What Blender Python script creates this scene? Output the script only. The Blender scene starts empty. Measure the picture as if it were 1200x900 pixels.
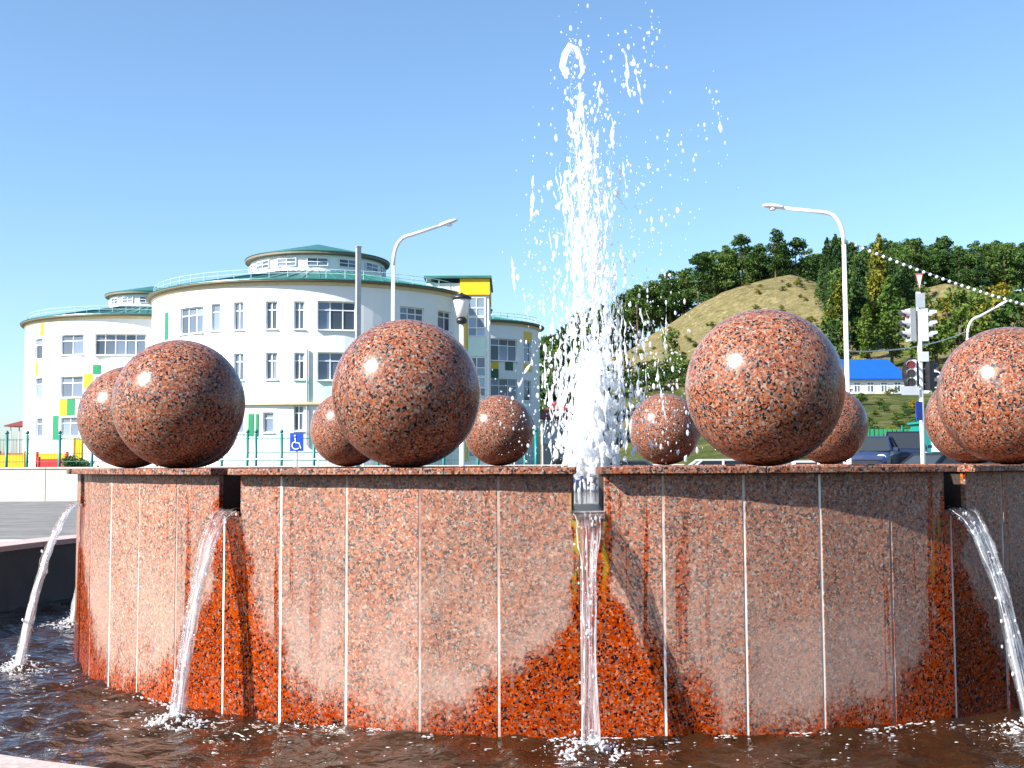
import bpy, math, random
import numpy as np
from mathutils import Vector, Matrix, noise
R_ = math.radians
rnd = random.Random(7)
scene = bpy.context.scene
COL = scene.collection

# ------------------------------------------------------------------ camera
F = 1375.0                       # focal length in photo pixels (1200 wide)
CAM = Vector((0, 0, 1.70))
PITCH, ROLL = R_(3.92), R_(0.28)
_f = Vector((0, math.cos(PITCH), math.sin(PITCH)))
_u0 = Vector((0, -math.sin(PITCH), math.cos(PITCH)))
_r0 = Vector((1, 0, 0))
_r = math.cos(ROLL) * _r0 - math.sin(ROLL) * _u0
_u = math.sin(ROLL) * _r0 + math.cos(ROLL) * _u0
cam_d = bpy.data.cameras.new('camera')
cam_d.sensor_width = 36.0
cam_d.lens = 36.0 * F / 1200.0
cam_d.clip_start = 0.1
cam_d.clip_end = 9000
cam = bpy.data.objects.new('camera', cam_d)
COL.objects.link(cam)
m = Matrix((_r, _u, -_f)).transposed().to_4x4()
m.translation = CAM
cam.matrix_world = m
scene.camera = cam


def ray(px, py):
    return _f + _r * float((px - 600) / F) + _u * float((450 - py) / F)


def W(px, py, Y):
    """world point seen at a photo pixel, on the vertical plane at distance Y"""
    d = ray(px, py)
    return CAM + d * float(Y / d.y)


# ------------------------------------------------------------------ light
SUN_EL, SUN_AZ = R_(35), R_(60)  # azimuth: to the left of straight behind the camera
sun_dir = Vector((-math.sin(SUN_AZ) * math.cos(SUN_EL), -math.cos(SUN_AZ) * math.cos(SUN_EL), math.sin(SUN_EL)))
world = bpy.data.worlds.new('World')
scene.world = world
world.use_nodes = True
nt = world.node_tree
sky = nt.nodes.new('ShaderNodeTexSky')
sky.sky_type = 'NISHITA'
sky.sun_disc = False
sky.sun_elevation = SUN_EL
sky.sun_rotation = math.atan2(sun_dir.x, sun_dir.y)
sky.altitude = 100
sky.air_density = 1.0
sky.dust_density = 0.8
sky.ozone_density = 6.0
bg = nt.nodes['Background']
bg.inputs['Strength'].default_value = 0.092
hsv = nt.nodes.new('ShaderNodeHueSaturation')
hsv.inputs['Saturation'].default_value = .96
hsv.inputs['Hue'].default_value = .494
nt.links.new(sky.outputs[0], hsv.inputs['Color'])
nt.links.new(hsv.outputs[0], bg.inputs['Color'])
sd = bpy.data.lights.new('sun', 'SUN')
sd.energy = 5.0
sd.angle = R_(0.5)
sd.color = (1.0, 0.955, 0.89)
sun = bpy.data.objects.new('sun', sd)
COL.objects.link(sun)
sun.rotation_euler = sun_dir.to_track_quat('Z', 'Y').to_euler()
scene.view_settings.view_transform = 'Standard'
scene.view_settings.look = 'None'
scene.view_settings.exposure = 1.4
scene.view_settings.gamma = 1.0
scene.cycles.max_bounces = 8
scene.cycles.transparent_max_bounces = 24
scene.cycles.caustics_reflective = False
scene.cycles.caustics_refractive = False


# ------------------------------------------------------------------ node helpers
class NB:
    def __init__(self, name):
        self.mat = bpy.data.materials.new(name)
        self.mat.use_nodes = True
        self.t = self.mat.node_tree
        self.b = self.t.nodes['Principled BSDF']

    def n(self, typ, **kw):
        nd = self.t.nodes.new('ShaderNode' + typ)
        for k, v in kw.items():
            setattr(nd, k, v)
        return nd

    def l(self, a, b):
        self.t.links.new(a, b)

    def set(self, sock, v):
        if hasattr(v, 'is_linked') or hasattr(v, 'links'):
            self.l(v, sock)
        else:
            sock.default_value = v

    def math(self, op, a, b=0.0, c=0.0, clamp=False):
        nd = self.n('Math', operation=op, use_clamp=clamp)
        for i, v in enumerate((a, b, c)):
            self.set(nd.inputs[i], v)
        return nd.outputs[0]

    def vmath(self, op, a, b=(0, 0, 0)):
        nd = self.n('VectorMath', operation=op)
        self.set(nd.inputs[0], a)
        self.set(nd.inputs[1], b)
        return nd.outputs[0]

    def mix(self, f, a, b, typ='MIX'):
        nd = self.n('Mix', data_type='RGBA', blend_type=typ)
        self.set(nd.inputs[0], f)
        for s, v in ((nd.inputs[6], a), (nd.inputs[7], b)):
            if isinstance(v, tuple) and len(v) == 3:
                v = v + (1,)
            self.set(s, v)
        return nd.outputs[2]

    def noise(self, vec, scale, detail=3, rough=.5, dist=0):
        nd = self.n('TexNoise')
        if vec is not None:
            self.l(vec, nd.inputs['Vector'])
        nd.inputs['Scale'].default_value = scale
        nd.inputs['Detail'].default_value = detail
        nd.inputs['Roughness'].default_value = rough
        nd.inputs['Distortion'].default_value = dist
        return nd

    def ramp(self, fac, stops, interp='LINEAR'):
        nd = self.n('ValToRGB')
        cr = nd.color_ramp
        cr.interpolation = interp
        while len(cr.elements) < len(stops):
            cr.elements.new(0.5)
        for e, (p, c) in zip(cr.elements, stops):
            e.position = p
            e.color = c if len(c) == 4 else tuple(c) + (1,)
        self.l(fac, nd.inputs[0])
        return nd.outputs[0]

    def sstep(self, v, lo, hi):
        nd = self.n('MapRange', interpolation_type='SMOOTHSTEP')
        self.set(nd.inputs[0], v)
        nd.inputs[1].default_value = lo
        nd.inputs[2].default_value = hi
        return nd.outputs[0]

    def bump(self, h, strength, dist):
        nd = self.n('Bump')
        nd.inputs['Strength'].default_value = strength
        nd.inputs['Distance'].default_value = dist
        self.l(h, nd.inputs['Height'])
        self.l(nd.outputs[0], self.b.inputs['Normal'])

    def pos(self):
        return self.n('NewGeometry').outputs['Position']


def simple(name, col, rough=.6, metal=0.0, var=.12, scale=3.0, bump=0.0, bscale=40, spec=.5, var2=0.0):
    """plain painted or stone surface with a little uneven tone and relief"""
    B = NB(name)
    p = B.pos()
    n1 = B.noise(p, scale, 4, .6)
    lo = tuple(max(0, c * (1 - var)) for c in col)
    hi = tuple(min(1, c * (1 + var * .6)) for c in col)
    c = B.ramp(n1.outputs[0], [(.3, lo), (.7, hi)])
    B.l(c, B.b.inputs['Base Color'])
    B.b.inputs['Roughness'].default_value = rough
    B.b.inputs['Metallic'].default_value = metal
    B.b.inputs['Specular IOR Level'].default_value = spec
    if bump:
        n2 = B.noise(p, bscale, 3, .6)
        B.bump(n2.outputs[0], bump, .02)
    return B.mat


S = 0.95                                     # ball diameter in metres
D, CX = 12.154 * S, 0.713 * S                # fountain centre
RW, RB = 4.874 * S, 4.495 * S                # cladding face, circle of balls
PH = R_(-3.46)
Z_COP = 1.682                                # top of the coping
Z_WAT = 0.115                                # pool water
Z_LIP = Z_COP - 0.275
CEN = Vector((CX, D, 0))


def granite(name, wall=False, polish=.16):
    B = NB(name)
    p = B.pos()
    nz = B.noise(p, 14, 2, .5)
    off = B.vmath('SCALE', B.vmath('SUBTRACT', nz.outputs['Color'], (.5, .5, .5)))
    off.node.inputs['Scale'].default_value = .035
    pp = B.vmath('ADD', p, off)
    v1 = B.n('TexVoronoi')
    B.l(pp, v1.inputs['Vector'])
    v1.inputs['Scale'].default_value = 74
    s1 = B.n('SeparateColor')
    B.l(v1.outputs['Color'], s1.inputs[0])
    base = B.ramp(s1.outputs[0], [(0, (.225, .068, .030)), (.20, (.27, .098, .047)), (.38, (.165, .048, .023)),
                                  (.54, (.30, .140, .078)), (.66, (.100, .090, .085)), (.76, (.165, .140, .120)),
                                  (.82, (.008, .008, .010)), (.955, (.30, .235, .185))], 'CONSTANT')
    v2 = B.n('TexVoronoi')
    B.l(pp, v2.inputs['Vector'])
    v2.inputs['Scale'].default_value = 125
    s2 = B.n('SeparateColor')
    B.l(v2.outputs['Color'], s2.inputs[0])
    fleck = B.sstep(s2.outputs[1], .80, .83)
    patch = B.sstep(B.noise(p, 5.5, 2, .5).outputs[0], .42, .60)
    fl = B.math('MULTIPLY', fleck, B.math('ADD', B.math('MULTIPLY', patch, .6), .4))
    c = B.mix(fl, base, (.012, .012, .015))
    light = B.sstep(s2.outputs[2], .90, .93)
    c = B.mix(B.math('MULTIPLY', light, .45), c, (.42, .33, .28))
    big = B.noise(p, 1.7, 3, .55)
    tint = B.ramp(big.outputs[0], [(.3, (.86, .84, .84)), (.7, (1.08, 1.0, .97))])
    c = B.mix(1.0, c, tint, 'MULTIPLY')
    rough = polish
    if wall:
        q = B.vmath('SUBTRACT', p, tuple(CEN))
        sp = B.n('SeparateXYZ')
        B.l(q, sp.inputs[0])
        ang = B.math('ARCTAN2', sp.outputs[0], B.math('MULTIPLY', sp.outputs[1], -1))
        wob = B.math('MULTIPLY', B.math('SUBTRACT', B.noise(p, 1.7, 3, .6).outputs[0], .5), .11)
        a2 = B.math('ADD', B.math('ADD', ang, wob), math.pi * 4 - PH - R_(.5))
        dn = B.math('MULTIPLY', B.math('PINGPONG', a2, R_(15)), RW)      # metres from the nearest spout
        z = B.math('SUBTRACT', sp.outputs[2], Z_WAT)
        st = B.vmath('MULTIPLY', p, (6.5, 6.5, 1.1))
        dr = B.noise(st, 1.4, 4, .62)                                    # runs of water down the face
        lo = B.noise(p, 2.3, 4, .6)
        fi = B.noise(p, 38, 3, .7)
        g = B.math('MULTIPLY', dn, dn)
        h1 = B.math('MULTIPLY', B.math('EXPONENT', B.math('MULTIPLY', g, -4.5)), B.math('MULTIPLY', B.noise(p, .8, 2, .5).outputs[0], 1.25))
        h2 = B.math('MULTIPLY', B.math('EXPONENT', B.math('MULTIPLY', g, -90.0)), 1.35)
        hb = B.math('ADD', B.math('ADD', h1, h2), .105)
        nn = B.math('ADD', B.math('MULTIPLY', B.math('SUBTRACT', dr.outputs[0], .5), 1.15),
                    B.math('MULTIPLY', B.math('SUBTRACT', lo.outputs[0], .5), 1.3))
        nn = B.math('ADD', nn, B.math('MULTIPLY', B.math('SUBTRACT', fi.outputs[0], .5), 1.0))
        e = B.math('ADD', B.math('SUBTRACT', hb, z), B.math('MULTIPLY', nn, .42))
        wet = B.sstep(e, -.15, .15)
        # narrow runs below the coping
        run = B.noise(B.vmath('MULTIPLY', p, (9, 9, .35)), 1.6, 3, .55)
        wet2 = B.math('MULTIPLY', B.sstep(run.outputs[0], .605, .63), B.sstep(dn, .85, .3))
        wet = B.math('MAXIMUM', wet, B.math('MULTIPLY', wet2, .9))
        # lime bloom on the dry stone, fading upwards
        lime = B.math('MULTIPLY', B.sstep(z, 1.45, .35), B.sstep(B.noise(p, 1.9, 4, .62).outputs[0], .30, .62))
        lime = B.math('MULTIPLY', B.math('ADD', B.math('MULTIPLY', lime, .40), .02), B.math('SUBTRACT', 1, wet))
        slab = B.math('ADD', B.math('MULTIPLY', B.n('ObjectInfo').outputs['Random'], .26), .87)
        sc_ = B.vmath('SCALE', c)
        B.l(slab, sc_.node.inputs['Scale'])
        c = sc_
        dry = B.mix(lime, B.mix(.10, c, (.56, .38, .30), 'ADD'), (.42, .305, .255))
        hs = B.n('HueSaturation')
        B.l(c, hs.inputs['Color'])
        hs.inputs['Saturation'].default_value = 1.3
        hs.inputs['Value'].default_value = 1.15
        rust = B.mix(.6, hs.outputs[0], (1.0, .27, .10), 'MULTIPLY')
        algae = B.math('MULTIPLY', B.math('MULTIPLY', B.sstep(dn, .13, .10), B.sstep(dn, .06, .09)),
                       B.math('MULTIPLY', B.sstep(run.outputs[0], .52, .60), B.sstep(z, .7, 1.2)))
        wetc = B.mix(algae, rust, (.30, .21, .012))
        c = B.mix(wet, dry, wetc)
        rough = B.math('ADD', B.math('MULTIPLY', wet, -.32), .46)
    B.l(c, B.b.inputs['Base Color'])
    B.set(B.b.inputs['Roughness'], rough)
    B.b.inputs['Specular IOR Level'].default_value = .24
    if not wall:
        fine = B.noise(p, 9, 3, .6)
        B.l(B.math('ADD', B.math('MULTIPLY', fine.outputs[0], .22), polish - .04), B.b.inputs['Roughness'])
    return B.mat


def foliage(name, cols, scale=.5):
    B = NB(name)
    p = B.pos()
    n1 = B.noise(p, scale, 3, .6)
    info = B.n('ObjectInfo')
    f = B.math('ADD', B.math('MULTIPLY', n1.outputs[0], .75), B.math('MULTIPLY', info.outputs['Random'], .35))
    k = len(cols)
    c = B.ramp(f, [(.25 + .55 * i / (k - 1), cols[i]) for i in range(k)])
    B.l(c, B.b.inputs['Base Color'])
    B.b.inputs['Roughness'].default_value = .65
    B.b.inputs['Specular IOR Level'].default_value = .25
    tr = B.n('BsdfTranslucent')
    B.l(c, tr.inputs[0])
    mx = B.n('MixShader')
    mx.inputs[0].default_value = .22
    B.l(B.b.outputs[0], mx.inputs[1])
    B.l(tr.outputs[0], mx.inputs[2])
    B.l(mx.outputs[0], B.t.nodes['Material Output'].inputs[0])
    return B.mat


M = {}
M['ball'] = granite('polished_granite', polish=.19)
M['wall'] = granite('fountain_cladding_granite', wall=True)
M['coping'] = granite('coping_granite', polish=.42)
M['rim'] = simple('pale_pink_rim_stone', (.42, .33, .30), .6, var=.3, scale=45)
def grout_mat():
    B = NB('lime_grout')
    p = B.pos()
    info = B.n('ObjectInfo')
    f = B.math('ADD', B.math('MULTIPLY', info.outputs['Random'], .75), B.math('MULTIPLY', B.noise(B.vmath('MULTIPLY', p, (1, 1, 1.0)), 3.2, 5, .7).outputs[0], 1.0))
    sp = B.n('SeparateXYZ')
    B.l(p, sp.inputs[0])
    f = B.math('ADD', f, B.math('MULTIPLY', B.sstep(sp.outputs[2], 1.5, .5), .22))
    c = B.ramp(B.math('MULTIPLY', f, .6), [(.30, (.20, .105, .08)), (.48, (.40, .31, .27)), (.62, (.72, .68, .62)), (.8, (.80, .77, .66))])
    B.l(c, B.b.inputs['Base Color'])
    B.b.inputs['Roughness'].default_value = .8
    return B.mat


M['grout'] = grout_mat()
M['core'] = simple('shade_dark_concrete', (.035, .022, .016), .5, var=.4, scale=6, bump=.3)  # near-black colour puts the shade inside the spout slots into the concrete
M['concrete'] = simple('pale_concrete', (.56, .52, .46), .85, var=.18, scale=1.2, bump=.25, bscale=60)
M['poolwall'] = simple('dark_pool_lining', (.035, .035, .04), .4, var=.4, scale=3)
M['white_plaster'] = simple('white_render', (.80, .80, .79), .85, var=.05, scale=.6, bump=.1, bscale=12)
M['mint'] = simple('mint_render', (.58, .76, .70), .85, var=.05, scale=.6)
M['eave'] = simple('eave_metal', (.16, .13, .09), .6)
M['fascia'] = simple('cream_fascia', (.62, .52, .33), .6)
M['yellow'] = simple('yellow_panel', (.74, .47, .008), .45, var=.06)
M['green'] = simple('green_panel', (.0, .20, .075), .45, var=.06)
M['dgreen'] = simple('dark_green_panel', (.01, .09, .05), .45, var=.06)
M['frame'] = simple('white_window_frame', (.78, .79, .80), .45, var=.04)
M['pole_white'] = simple('white_pole_paint', (.74, .74, .72), .5, var=.08, scale=4)
M['pole_grey'] = simple('galvanised_steel', (.36, .37, .38), .45, metal=.3, var=.15)
M['black'] = simple('black_metal', (.012, .012, .014), .4)
M['teal'] = simple('teal_fence_paint', (.0, .16, .13), .45, var=.1)
M['red'] = simple('red_paint', (.55, .03, .03), .45)
M['redroof'] = simple('red_roof_sheet', (.20, .035, .03), .5)
M['blue_roof'] = simple('blue_roof_sheet', (.004, .075, .42), .5, var=.08, scale=1)
M['sign_blue'] = simple('blue_sign_film', (.01, .06, .42), .35)
M['white'] = simple('white_paint', (.80, .80, .80), .5, var=.04)
M['signal_grey'] = simple('pale_grey_signal_housing', (.34, .35, .36), .5, var=.1)
M['grey'] = simple('grey_plate', (.36, .39, .43), .5)
M['brown'] = simple('brown_brick', (.30, .15, .08), .85, var=.25, scale=2)
M['lamp_glass'] = simple('opal_lamp_glass', (.82, .80, .76), .25, var=.04)
M['bark'] = simple('bark', (.10, .07, .045), .9, var=.3, scale=6, bump=.5, bscale=20)
M['tyre'] = simple('tyre_rubber', (.015, .015, .015), .8)
M['chrome'] = simple('bright_metal', (.6, .6, .62), .2, metal=1.0)
M['lens_red'] = simple('red_lens', (.35, .01, .01), .2)
M['lens_dark'] = simple('dark_lens', (.02, .025, .03), .15)
M['pine'] = foliage('pine_needles', [(.018, .050, .011), (.042, .095, .018), (.090, .145, .026)])
M['spruce'] = foliage('spruce_needles', [(.010, .034, .010), (.024, .062, .015), (.05, .095, .02)])
M['leaf'] = foliage('green_leaves', [(.02, .055, .010), (.045, .10, .016), (.10, .15, .02)])
M['leaf_yellow'] = foliage('autumn_leaves', [(.06, .09, .012), (.16, .16, .015), (.34, .25, .015)])


def glass_pane(name, col):
    B = NB(name)
    info = B.n('ObjectInfo')
    c = B.ramp(info.outputs['Random'], [(0, tuple(x * .35 for x in col)), (.45, col), (1, tuple(min(1, x * 1.9) for x in col))])
    B.l(c, B.b.inputs['Base Color'])
    B.b.inputs['Roughness'].default_value = .06
    B.b.inputs['Specular IOR Level'].default_value = .5
    return B.mat


M['glass'] = glass_pane('window_glass', (.10, .13, .18))
M['glass_dark'] = glass_pane('car_glass', (.02, .025, .03))
M['glass_dark'].node_tree.nodes['Principled BSDF'].inputs['Specular IOR Level'].default_value = .22
M['glass_blue'] = glass_pane('stair_glazing', (.20, .27, .36))


def roof_mat():
    B = NB('green_metal_roof')
    p = B.pos()
    c = B.ramp(B.noise(p, .8, 3, .6).outputs[0], [(.3, (.018, .11, .095)), (.7, (.04, .18, .15))])
    B.l(c, B.b.inputs['Base Color'])
    B.b.inputs['Roughness'].default_value = .38
    B.b.inputs['Metallic'].default_value = .2
    return B.mat


M['roof'] = roof_mat()


def ground_mat():
    B = NB('dry_grass_and_soil')
    p = B.pos()
    n1 = B.noise(p, .055, 5, .62)
    n2 = B.noise(p, .6, 5, .7)
    n3 = B.noise(B.vmath('MULTIPLY', p, (1, 1, 3.0)), .18, 5, .65)
    sp = B.n('SeparateXYZ')
    B.l(p, sp.inputs[0])
    dry = B.ramp(n2.outputs[0], [(.25, (.080, .068, .026)), (.5, (.150, .125, .056)), (.78, (.235, .20, .105))])
    grn = B.ramp(n2.outputs[0], [(.25, (.020, .038, .008)), (.5, (.05, .065, .014)), (.75, (.10, .095, .028))])
    f = B.math('ADD', n1.outputs[0], B.math('MULTIPLY', B.math('SUBTRACT', n3.outputs[0], .5), .9))
    high = B.sstep(sp.outputs[2], 12, 22)
    mixf = B.sstep(B.math('ADD', f, B.math('MULTIPLY', high, .28)), .45, .70)
    c = B.mix(mixf, grn, dry)
    bare = B.math('MULTIPLY', B.sstep(n3.outputs[0], .62, .72), high)
    c = B.mix(B.math('MULTIPLY', bare, .7), c, (.32, .27, .17))
    tuft = B.noise(p, 1.3, 6, .75)
    c = B.mix(B.math('MULTIPLY', B.sstep(tuft.outputs[0], .50, .60), .55), c, (.045, .05, .012))
    pale = B.noise(p, .33, 6, .7)
    c = B.mix(B.math('MULTIPLY', B.sstep(pale.outputs[0], .60, .70), B.math('MULTIPLY', high, .6)), c, (.34, .29, .19))
    B.l(c, B.b.inputs['Base Color'])
    B.b.inputs['Roughness'].default_value = .95
    B.b.inputs['Specular IOR Level'].default_value = .1
    B.bump(n2.outputs[0], .8, .6)
    return B.mat


M['ground'] = ground_mat()
M['asphalt'] = simple('worn_asphalt', (.17, .165, .16), .9, var=.34, scale=.8, bump=.3, bscale=30, spec=.2)
M['paving'] = simple('grey_paving', (.19, .18, .17), .85, var=.15, scale=1.5, bump=.3)


def water_mat():
    B = NB('pool_water')
    p = B.pos()
    c = B.ramp(B.noise(p, .9, 3, .6).outputs[0], [(.3, (.014, .006, .002)), (.7, (.034, .014, .005))])
    B.l(c, B.b.inputs['Base Color'])
    B.b.inputs['Roughness'].default_value = .035
    B.b.inputs['IOR'].default_value = 1.33
    B.b.inputs['Specular IOR Level'].default_value = .6
    n1 = B.noise(B.vmath('MULTIPLY', p, (1.0, 1.5, 1)), 9.0, 2, .5, .2)
    B.bump(n1.outputs[0], .55, .05)
    return B.mat


M['water'] = water_mat()


def foam_mat():
    B = NB('white_water')
    p = B.pos()
    B.b.inputs['Base Color'].default_value = (.93, .94, .95, 1)
    B.b.inputs['Roughness'].default_value = .22
    B.b.inputs['IOR'].default_value = 1.33
    tr = B.n('BsdfTranslucent')
    tr.inputs[0].default_value = (.93, .95, .97, 1)
    mx = B.n('MixShader')
    mx.inputs[0].default_value = .5
    B.l(B.b.outputs[0], mx.inputs[1])
    B.l(tr.outputs[0], mx.inputs[2])
    tp = B.n('BsdfTransparent')
    m2 = B.n('MixShader')
    m2.inputs[0].default_value = .34
    B.l(mx.outputs[0], m2.inputs[1])
    B.l(tp.outputs[0], m2.inputs[2])
    mx = m2
    B.l(mx.outputs[0], B.t.nodes['Material Output'].inputs[0])
    return B.mat


def stream_mat():
    B = NB('falling_water')
    uv = B.n('UVMap')
    st = B.vmath('MULTIPLY', uv.outputs[0], (9, 2.2, 1))
    n1 = B.noise(st, 1.6, 4, .65, .6)
    sp = B.n('SeparateXYZ')
    B.l(uv.outputs[0], sp.inputs[0])
    thr = B.math('ADD', n1.outputs[0], B.math('MULTIPLY', sp.outputs[1], .16))
    f = B.sstep(thr, .54, .68)
    B.b.inputs['Base Color'].default_value = (.92, .94, .97, 1)
    B.b.inputs['Roughness'].default_value = .15
    gl = B.n('BsdfGlass')
    gl.inputs['IOR'].default_value = 1.2
    gl.inputs['Roughness'].default_value = .03
    tp = B.n('BsdfTransparent')
    tp.inputs[0].default_value = (.93, .94, .96, 1)
    m1 = B.n('MixShader')
    m1.inputs[0].default_value = .72
    B.l(gl.outputs[0], m1.inputs[1])
    B.l(tp.outputs[0], m1.inputs[2])
    mx = B.n('MixShader')
    B.l(B.math('ADD', B.math('MULTIPLY', f, .22), .01), mx.inputs[0])
    B.l(m1.outputs[0], mx.inputs[1])
    B.l(B.b.outputs[0], mx.inputs[2])
    bp = B.n('Bump')
    bp.inputs['Strength'].default_value = .8
    bp.inputs['Distance'].default_value = .02
    B.l(n1.outputs[0], bp.inputs['Height'])
    B.l(bp.outputs[0], gl.inputs['Normal'])
    B.l(bp.outputs[0], B.b.inputs['Normal'])
    B.l(mx.outputs[0], B.t.nodes['Material Output'].inputs[0])
    return B.mat


M['foam'] = foam_mat()
M['stream'] = stream_mat()


# ------------------------------------------------------------------ mesh helpers
class MB:
    def __init__(self):
        self.v, self.f, self.uv = [], [], None

    def add(self, vs, fs):
        o = len(self.v)
        self.v += [tuple(x) for x in vs]
        self.f += [tuple(i + o for i in f) for f in fs]

    def box(self, c, s, rz=0.0):
        c = Vector(c)
        M3 = Matrix.Rotation(rz, 3, 'Z')
        vs = []
        for z in (-.5, .5):
            for x, y in ((-.5, -.5), (.5, -.5), (.5, .5), (-.5, .5)):
                vs.append(c + M3 @ Vector((x * s[0], y * s[1], z * s[2])))
        self.add(vs, [(3, 2, 1, 0), (4, 5, 6, 7), (0, 1, 5, 4), (1, 2, 6, 5), (2, 3, 7, 6), (3, 0, 4, 7)])
        return self

    def tube(self, pts, radii, seg=8, cap=True):
        pts = [Vector(p) for p in pts]
        n = len(pts)
        if not hasattr(radii, '__len__'):
            radii = [radii] * n
        rings = []
        prev = None
        for i in range(n):
            t = (pts[min(i + 1, n - 1)] - pts[max(i - 1, 0)]).normalized()
            a = prev if prev is not None else (Vector((1, 0, 0)) if abs(t.x) < .9 else Vector((0, 1, 0)))
            a = (a - t * a.dot(t)).normalized()
            prev = a
            b = t.cross(a)
            rings.append([pts[i] + (a * math.cos(2 * math.pi * k / seg) + b * math.sin(2 * math.pi * k / seg)) * radii[i] for k in range(seg)])
        vs = [v for r in rings for v in r]
        fs = []
        for i in range(n - 1):
            for k in range(seg):
                k2 = (k + 1) % seg
                fs.append((i * seg + k, i * seg + k2, (i + 1) * seg + k2, (i + 1) * seg + k))
        if cap:
            fs.append(tuple(range(seg))[::-1])
            fs.append(tuple((n - 1) * seg + k for k in range(seg)))
        self.add(vs, fs)
        return self

    def lathe(self, prof, c=(0, 0, 0), seg=24):
        """profile of (radius, z) turned about the vertical through c"""
        c = Vector(c)
        vs, fs = [], []
        n = len(prof)
        for r, z in prof:
            for k in range(seg):
                a = 2 * math.pi * k / seg
                vs.append(c + Vector((r * math.cos(a), r * math.sin(a), z)))
        for i in range(n - 1):
            for k in range(seg):
                k2 = (k + 1) % seg
                fs.append((i * seg + k, i * seg + k2, (i + 1) * seg + k2, (i + 1) * seg + k))
        self.add(vs, fs)
        return self

    def prism(self, poly, ax, ay, az, depth, o):
        """2-D polygon (in axes ax, ay at origin o) extruded along az"""
        n = len(poly)
        fr = [o + ax * x + ay * y for x, y in poly]
        bk = [p + az * depth for p in fr]
        self.add(fr + bk, [tuple(range(n)), tuple(range(2 * n - 1, n - 1, -1))] +
                 [(i, i + n, (i + 1) % n + n, (i + 1) % n) for i in range(n)])
        return self

    def build(self, name, mat, parent=None, smooth=False, loc=None):
        me = bpy.data.meshes.new(name)
        me.from_pydata([tuple(v) for v in self.v], [], self.f)
        if mat:
            me.materials.append(M[mat] if isinstance(mat, str) else mat)
        if smooth:
            me.polygons.foreach_set('use_smooth', [True] * len(me.polygons))
        if self.uv:
            ul = me.uv_layers.new(name='UVMap')
            idx = np.empty(len(me.loops), dtype=np.int32)
            me.loops.foreach_get('vertex_index', idx)
            ul.data.foreach_set('uv', np.asarray(self.uv, dtype=np.float32)[idx].ravel())
        me.update()
        o = bpy.data.objects.new(name, me)
        COL.objects.link(o)
        if parent:
            o.parent = parent
        if loc is not None:
            o.location = loc
        return o


def fix_normals(o):
    import bmesh
    bm = bmesh.new()
    bm.from_mesh(o.data)
    bmesh.ops.recalc_face_normals(bm, faces=bm.faces)
    bm.to_mesh(o.data)
    bm.free()
    return o


def tag(o, label=None, cat=None, group=None, kind=None):
    for k, v in (('label', label), ('category', cat), ('group', group), ('kind', kind)):
        if v:
            o[k] = v
    return o


def empty(name, loc=(0, 0, 0), rz=0.0):
    e = bpy.data.objects.new(name, None)
    e.empty_display_size = .2
    COL.objects.link(e)
    e.location = loc
    e.rotation_euler.z = rz
    return e


def copy_tree(o, parent=None):
    c = o.copy()
    COL.objects.link(c)
    c.parent = parent
    for ch in list(o.children):
        copy_tree(ch, c)
    return c


def interp(x, pts):
    return float(np.interp(x, [p[0] for p in pts], [p[1] for p in pts]))


def ss(a, b, x):
    t = max(0, min(1, (x - a) / (b - a)))
    return t * t * (3 - 2 * t)


# ------------------------------------------------------------------ terrain
FR = [(-90, 0), (-40, 2), (-10, 7), (5, 14), (19, 23.0), (27.4, 27.5), (37.8, 34.5), (49, 41), (56.7, 43.2), (62.4, 44.2),
      (67, 42.6), (72, 37), (80, 33), (88, 37.5), (95, 41), (104, 39.5), (110, 37), (117, 39), (135, 38), (170, 38), (260, 30), (420, 15)]
PL = [(-130, 0), (-60, 6), (-20, 14), (0, 20), (12, 24.5), (24, 31), (38, 36), (48, 39.3), (60, 44), (72, 47), (84, 49.6), (96, 51),
      (120, 51), (144, 49), (200, 46), (300, 35), (450, 15)]


def height(x, y):
    s = ss(0, 14, x)
    near = interp(y, [(0, 0), (26, 0), (38, .95), (50, 1.4), (62, 1.9), (66, 2.3), (95, 5.2), (122, 8.9), (140, 9.4), (155, 11), (2000, 11)]) * s
    near *= 1 - ss(250, 420, x)
    if y <= 140:
        return near
    fr, pl = interp(x, FR), interp(x, PL)
    if y < 258:
        t = (y - 140) / 118.0
        t = t * (0.75 + .25 * t) if t < 1 else 1
        h = near + (max(fr, near * .5) - near) * t
    else:
        t = ss(258, 335, y)
        h = fr + (pl - fr) * t
    if y > 420:
        h *= 1 - .9 * ss(420, 1200, y)
    amp = ss(145, 175, y) * ss(0, 12, h)
    h += amp * (1.3 * noise.noise((x * .06, y * .06, 0)) + .55 * noise.noise((x * .2, y * .2, 3)))
    return h


xs = np.unique(np.concatenate([np.linspace(-3500, -250, 14), np.linspace(-250, 0, 26), np.linspace(0, 180, 91), np.linspace(180, 460, 29), np.linspace(460, 3500, 12)]))
ys = np.unique(np.concatenate([np.linspace(-300, 0, 6), np.linspace(0, 140, 57), np.linspace(140, 350, 106), np.linspace(350, 600, 26), np.linspace(600, 6000, 16)]))
b = MB()
b.v = [(x, y, height(x, y)) for y in ys for x in xs]
nx = len(xs)
b.f = [(j * nx + i, j * nx + i + 1, (j + 1) * nx + i + 1, (j + 1) * nx + i) for j in range(len(ys) - 1) for i in range(nx - 1)]
tag(b.build('ground', 'ground', smooth=True), kind='structure')


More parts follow.
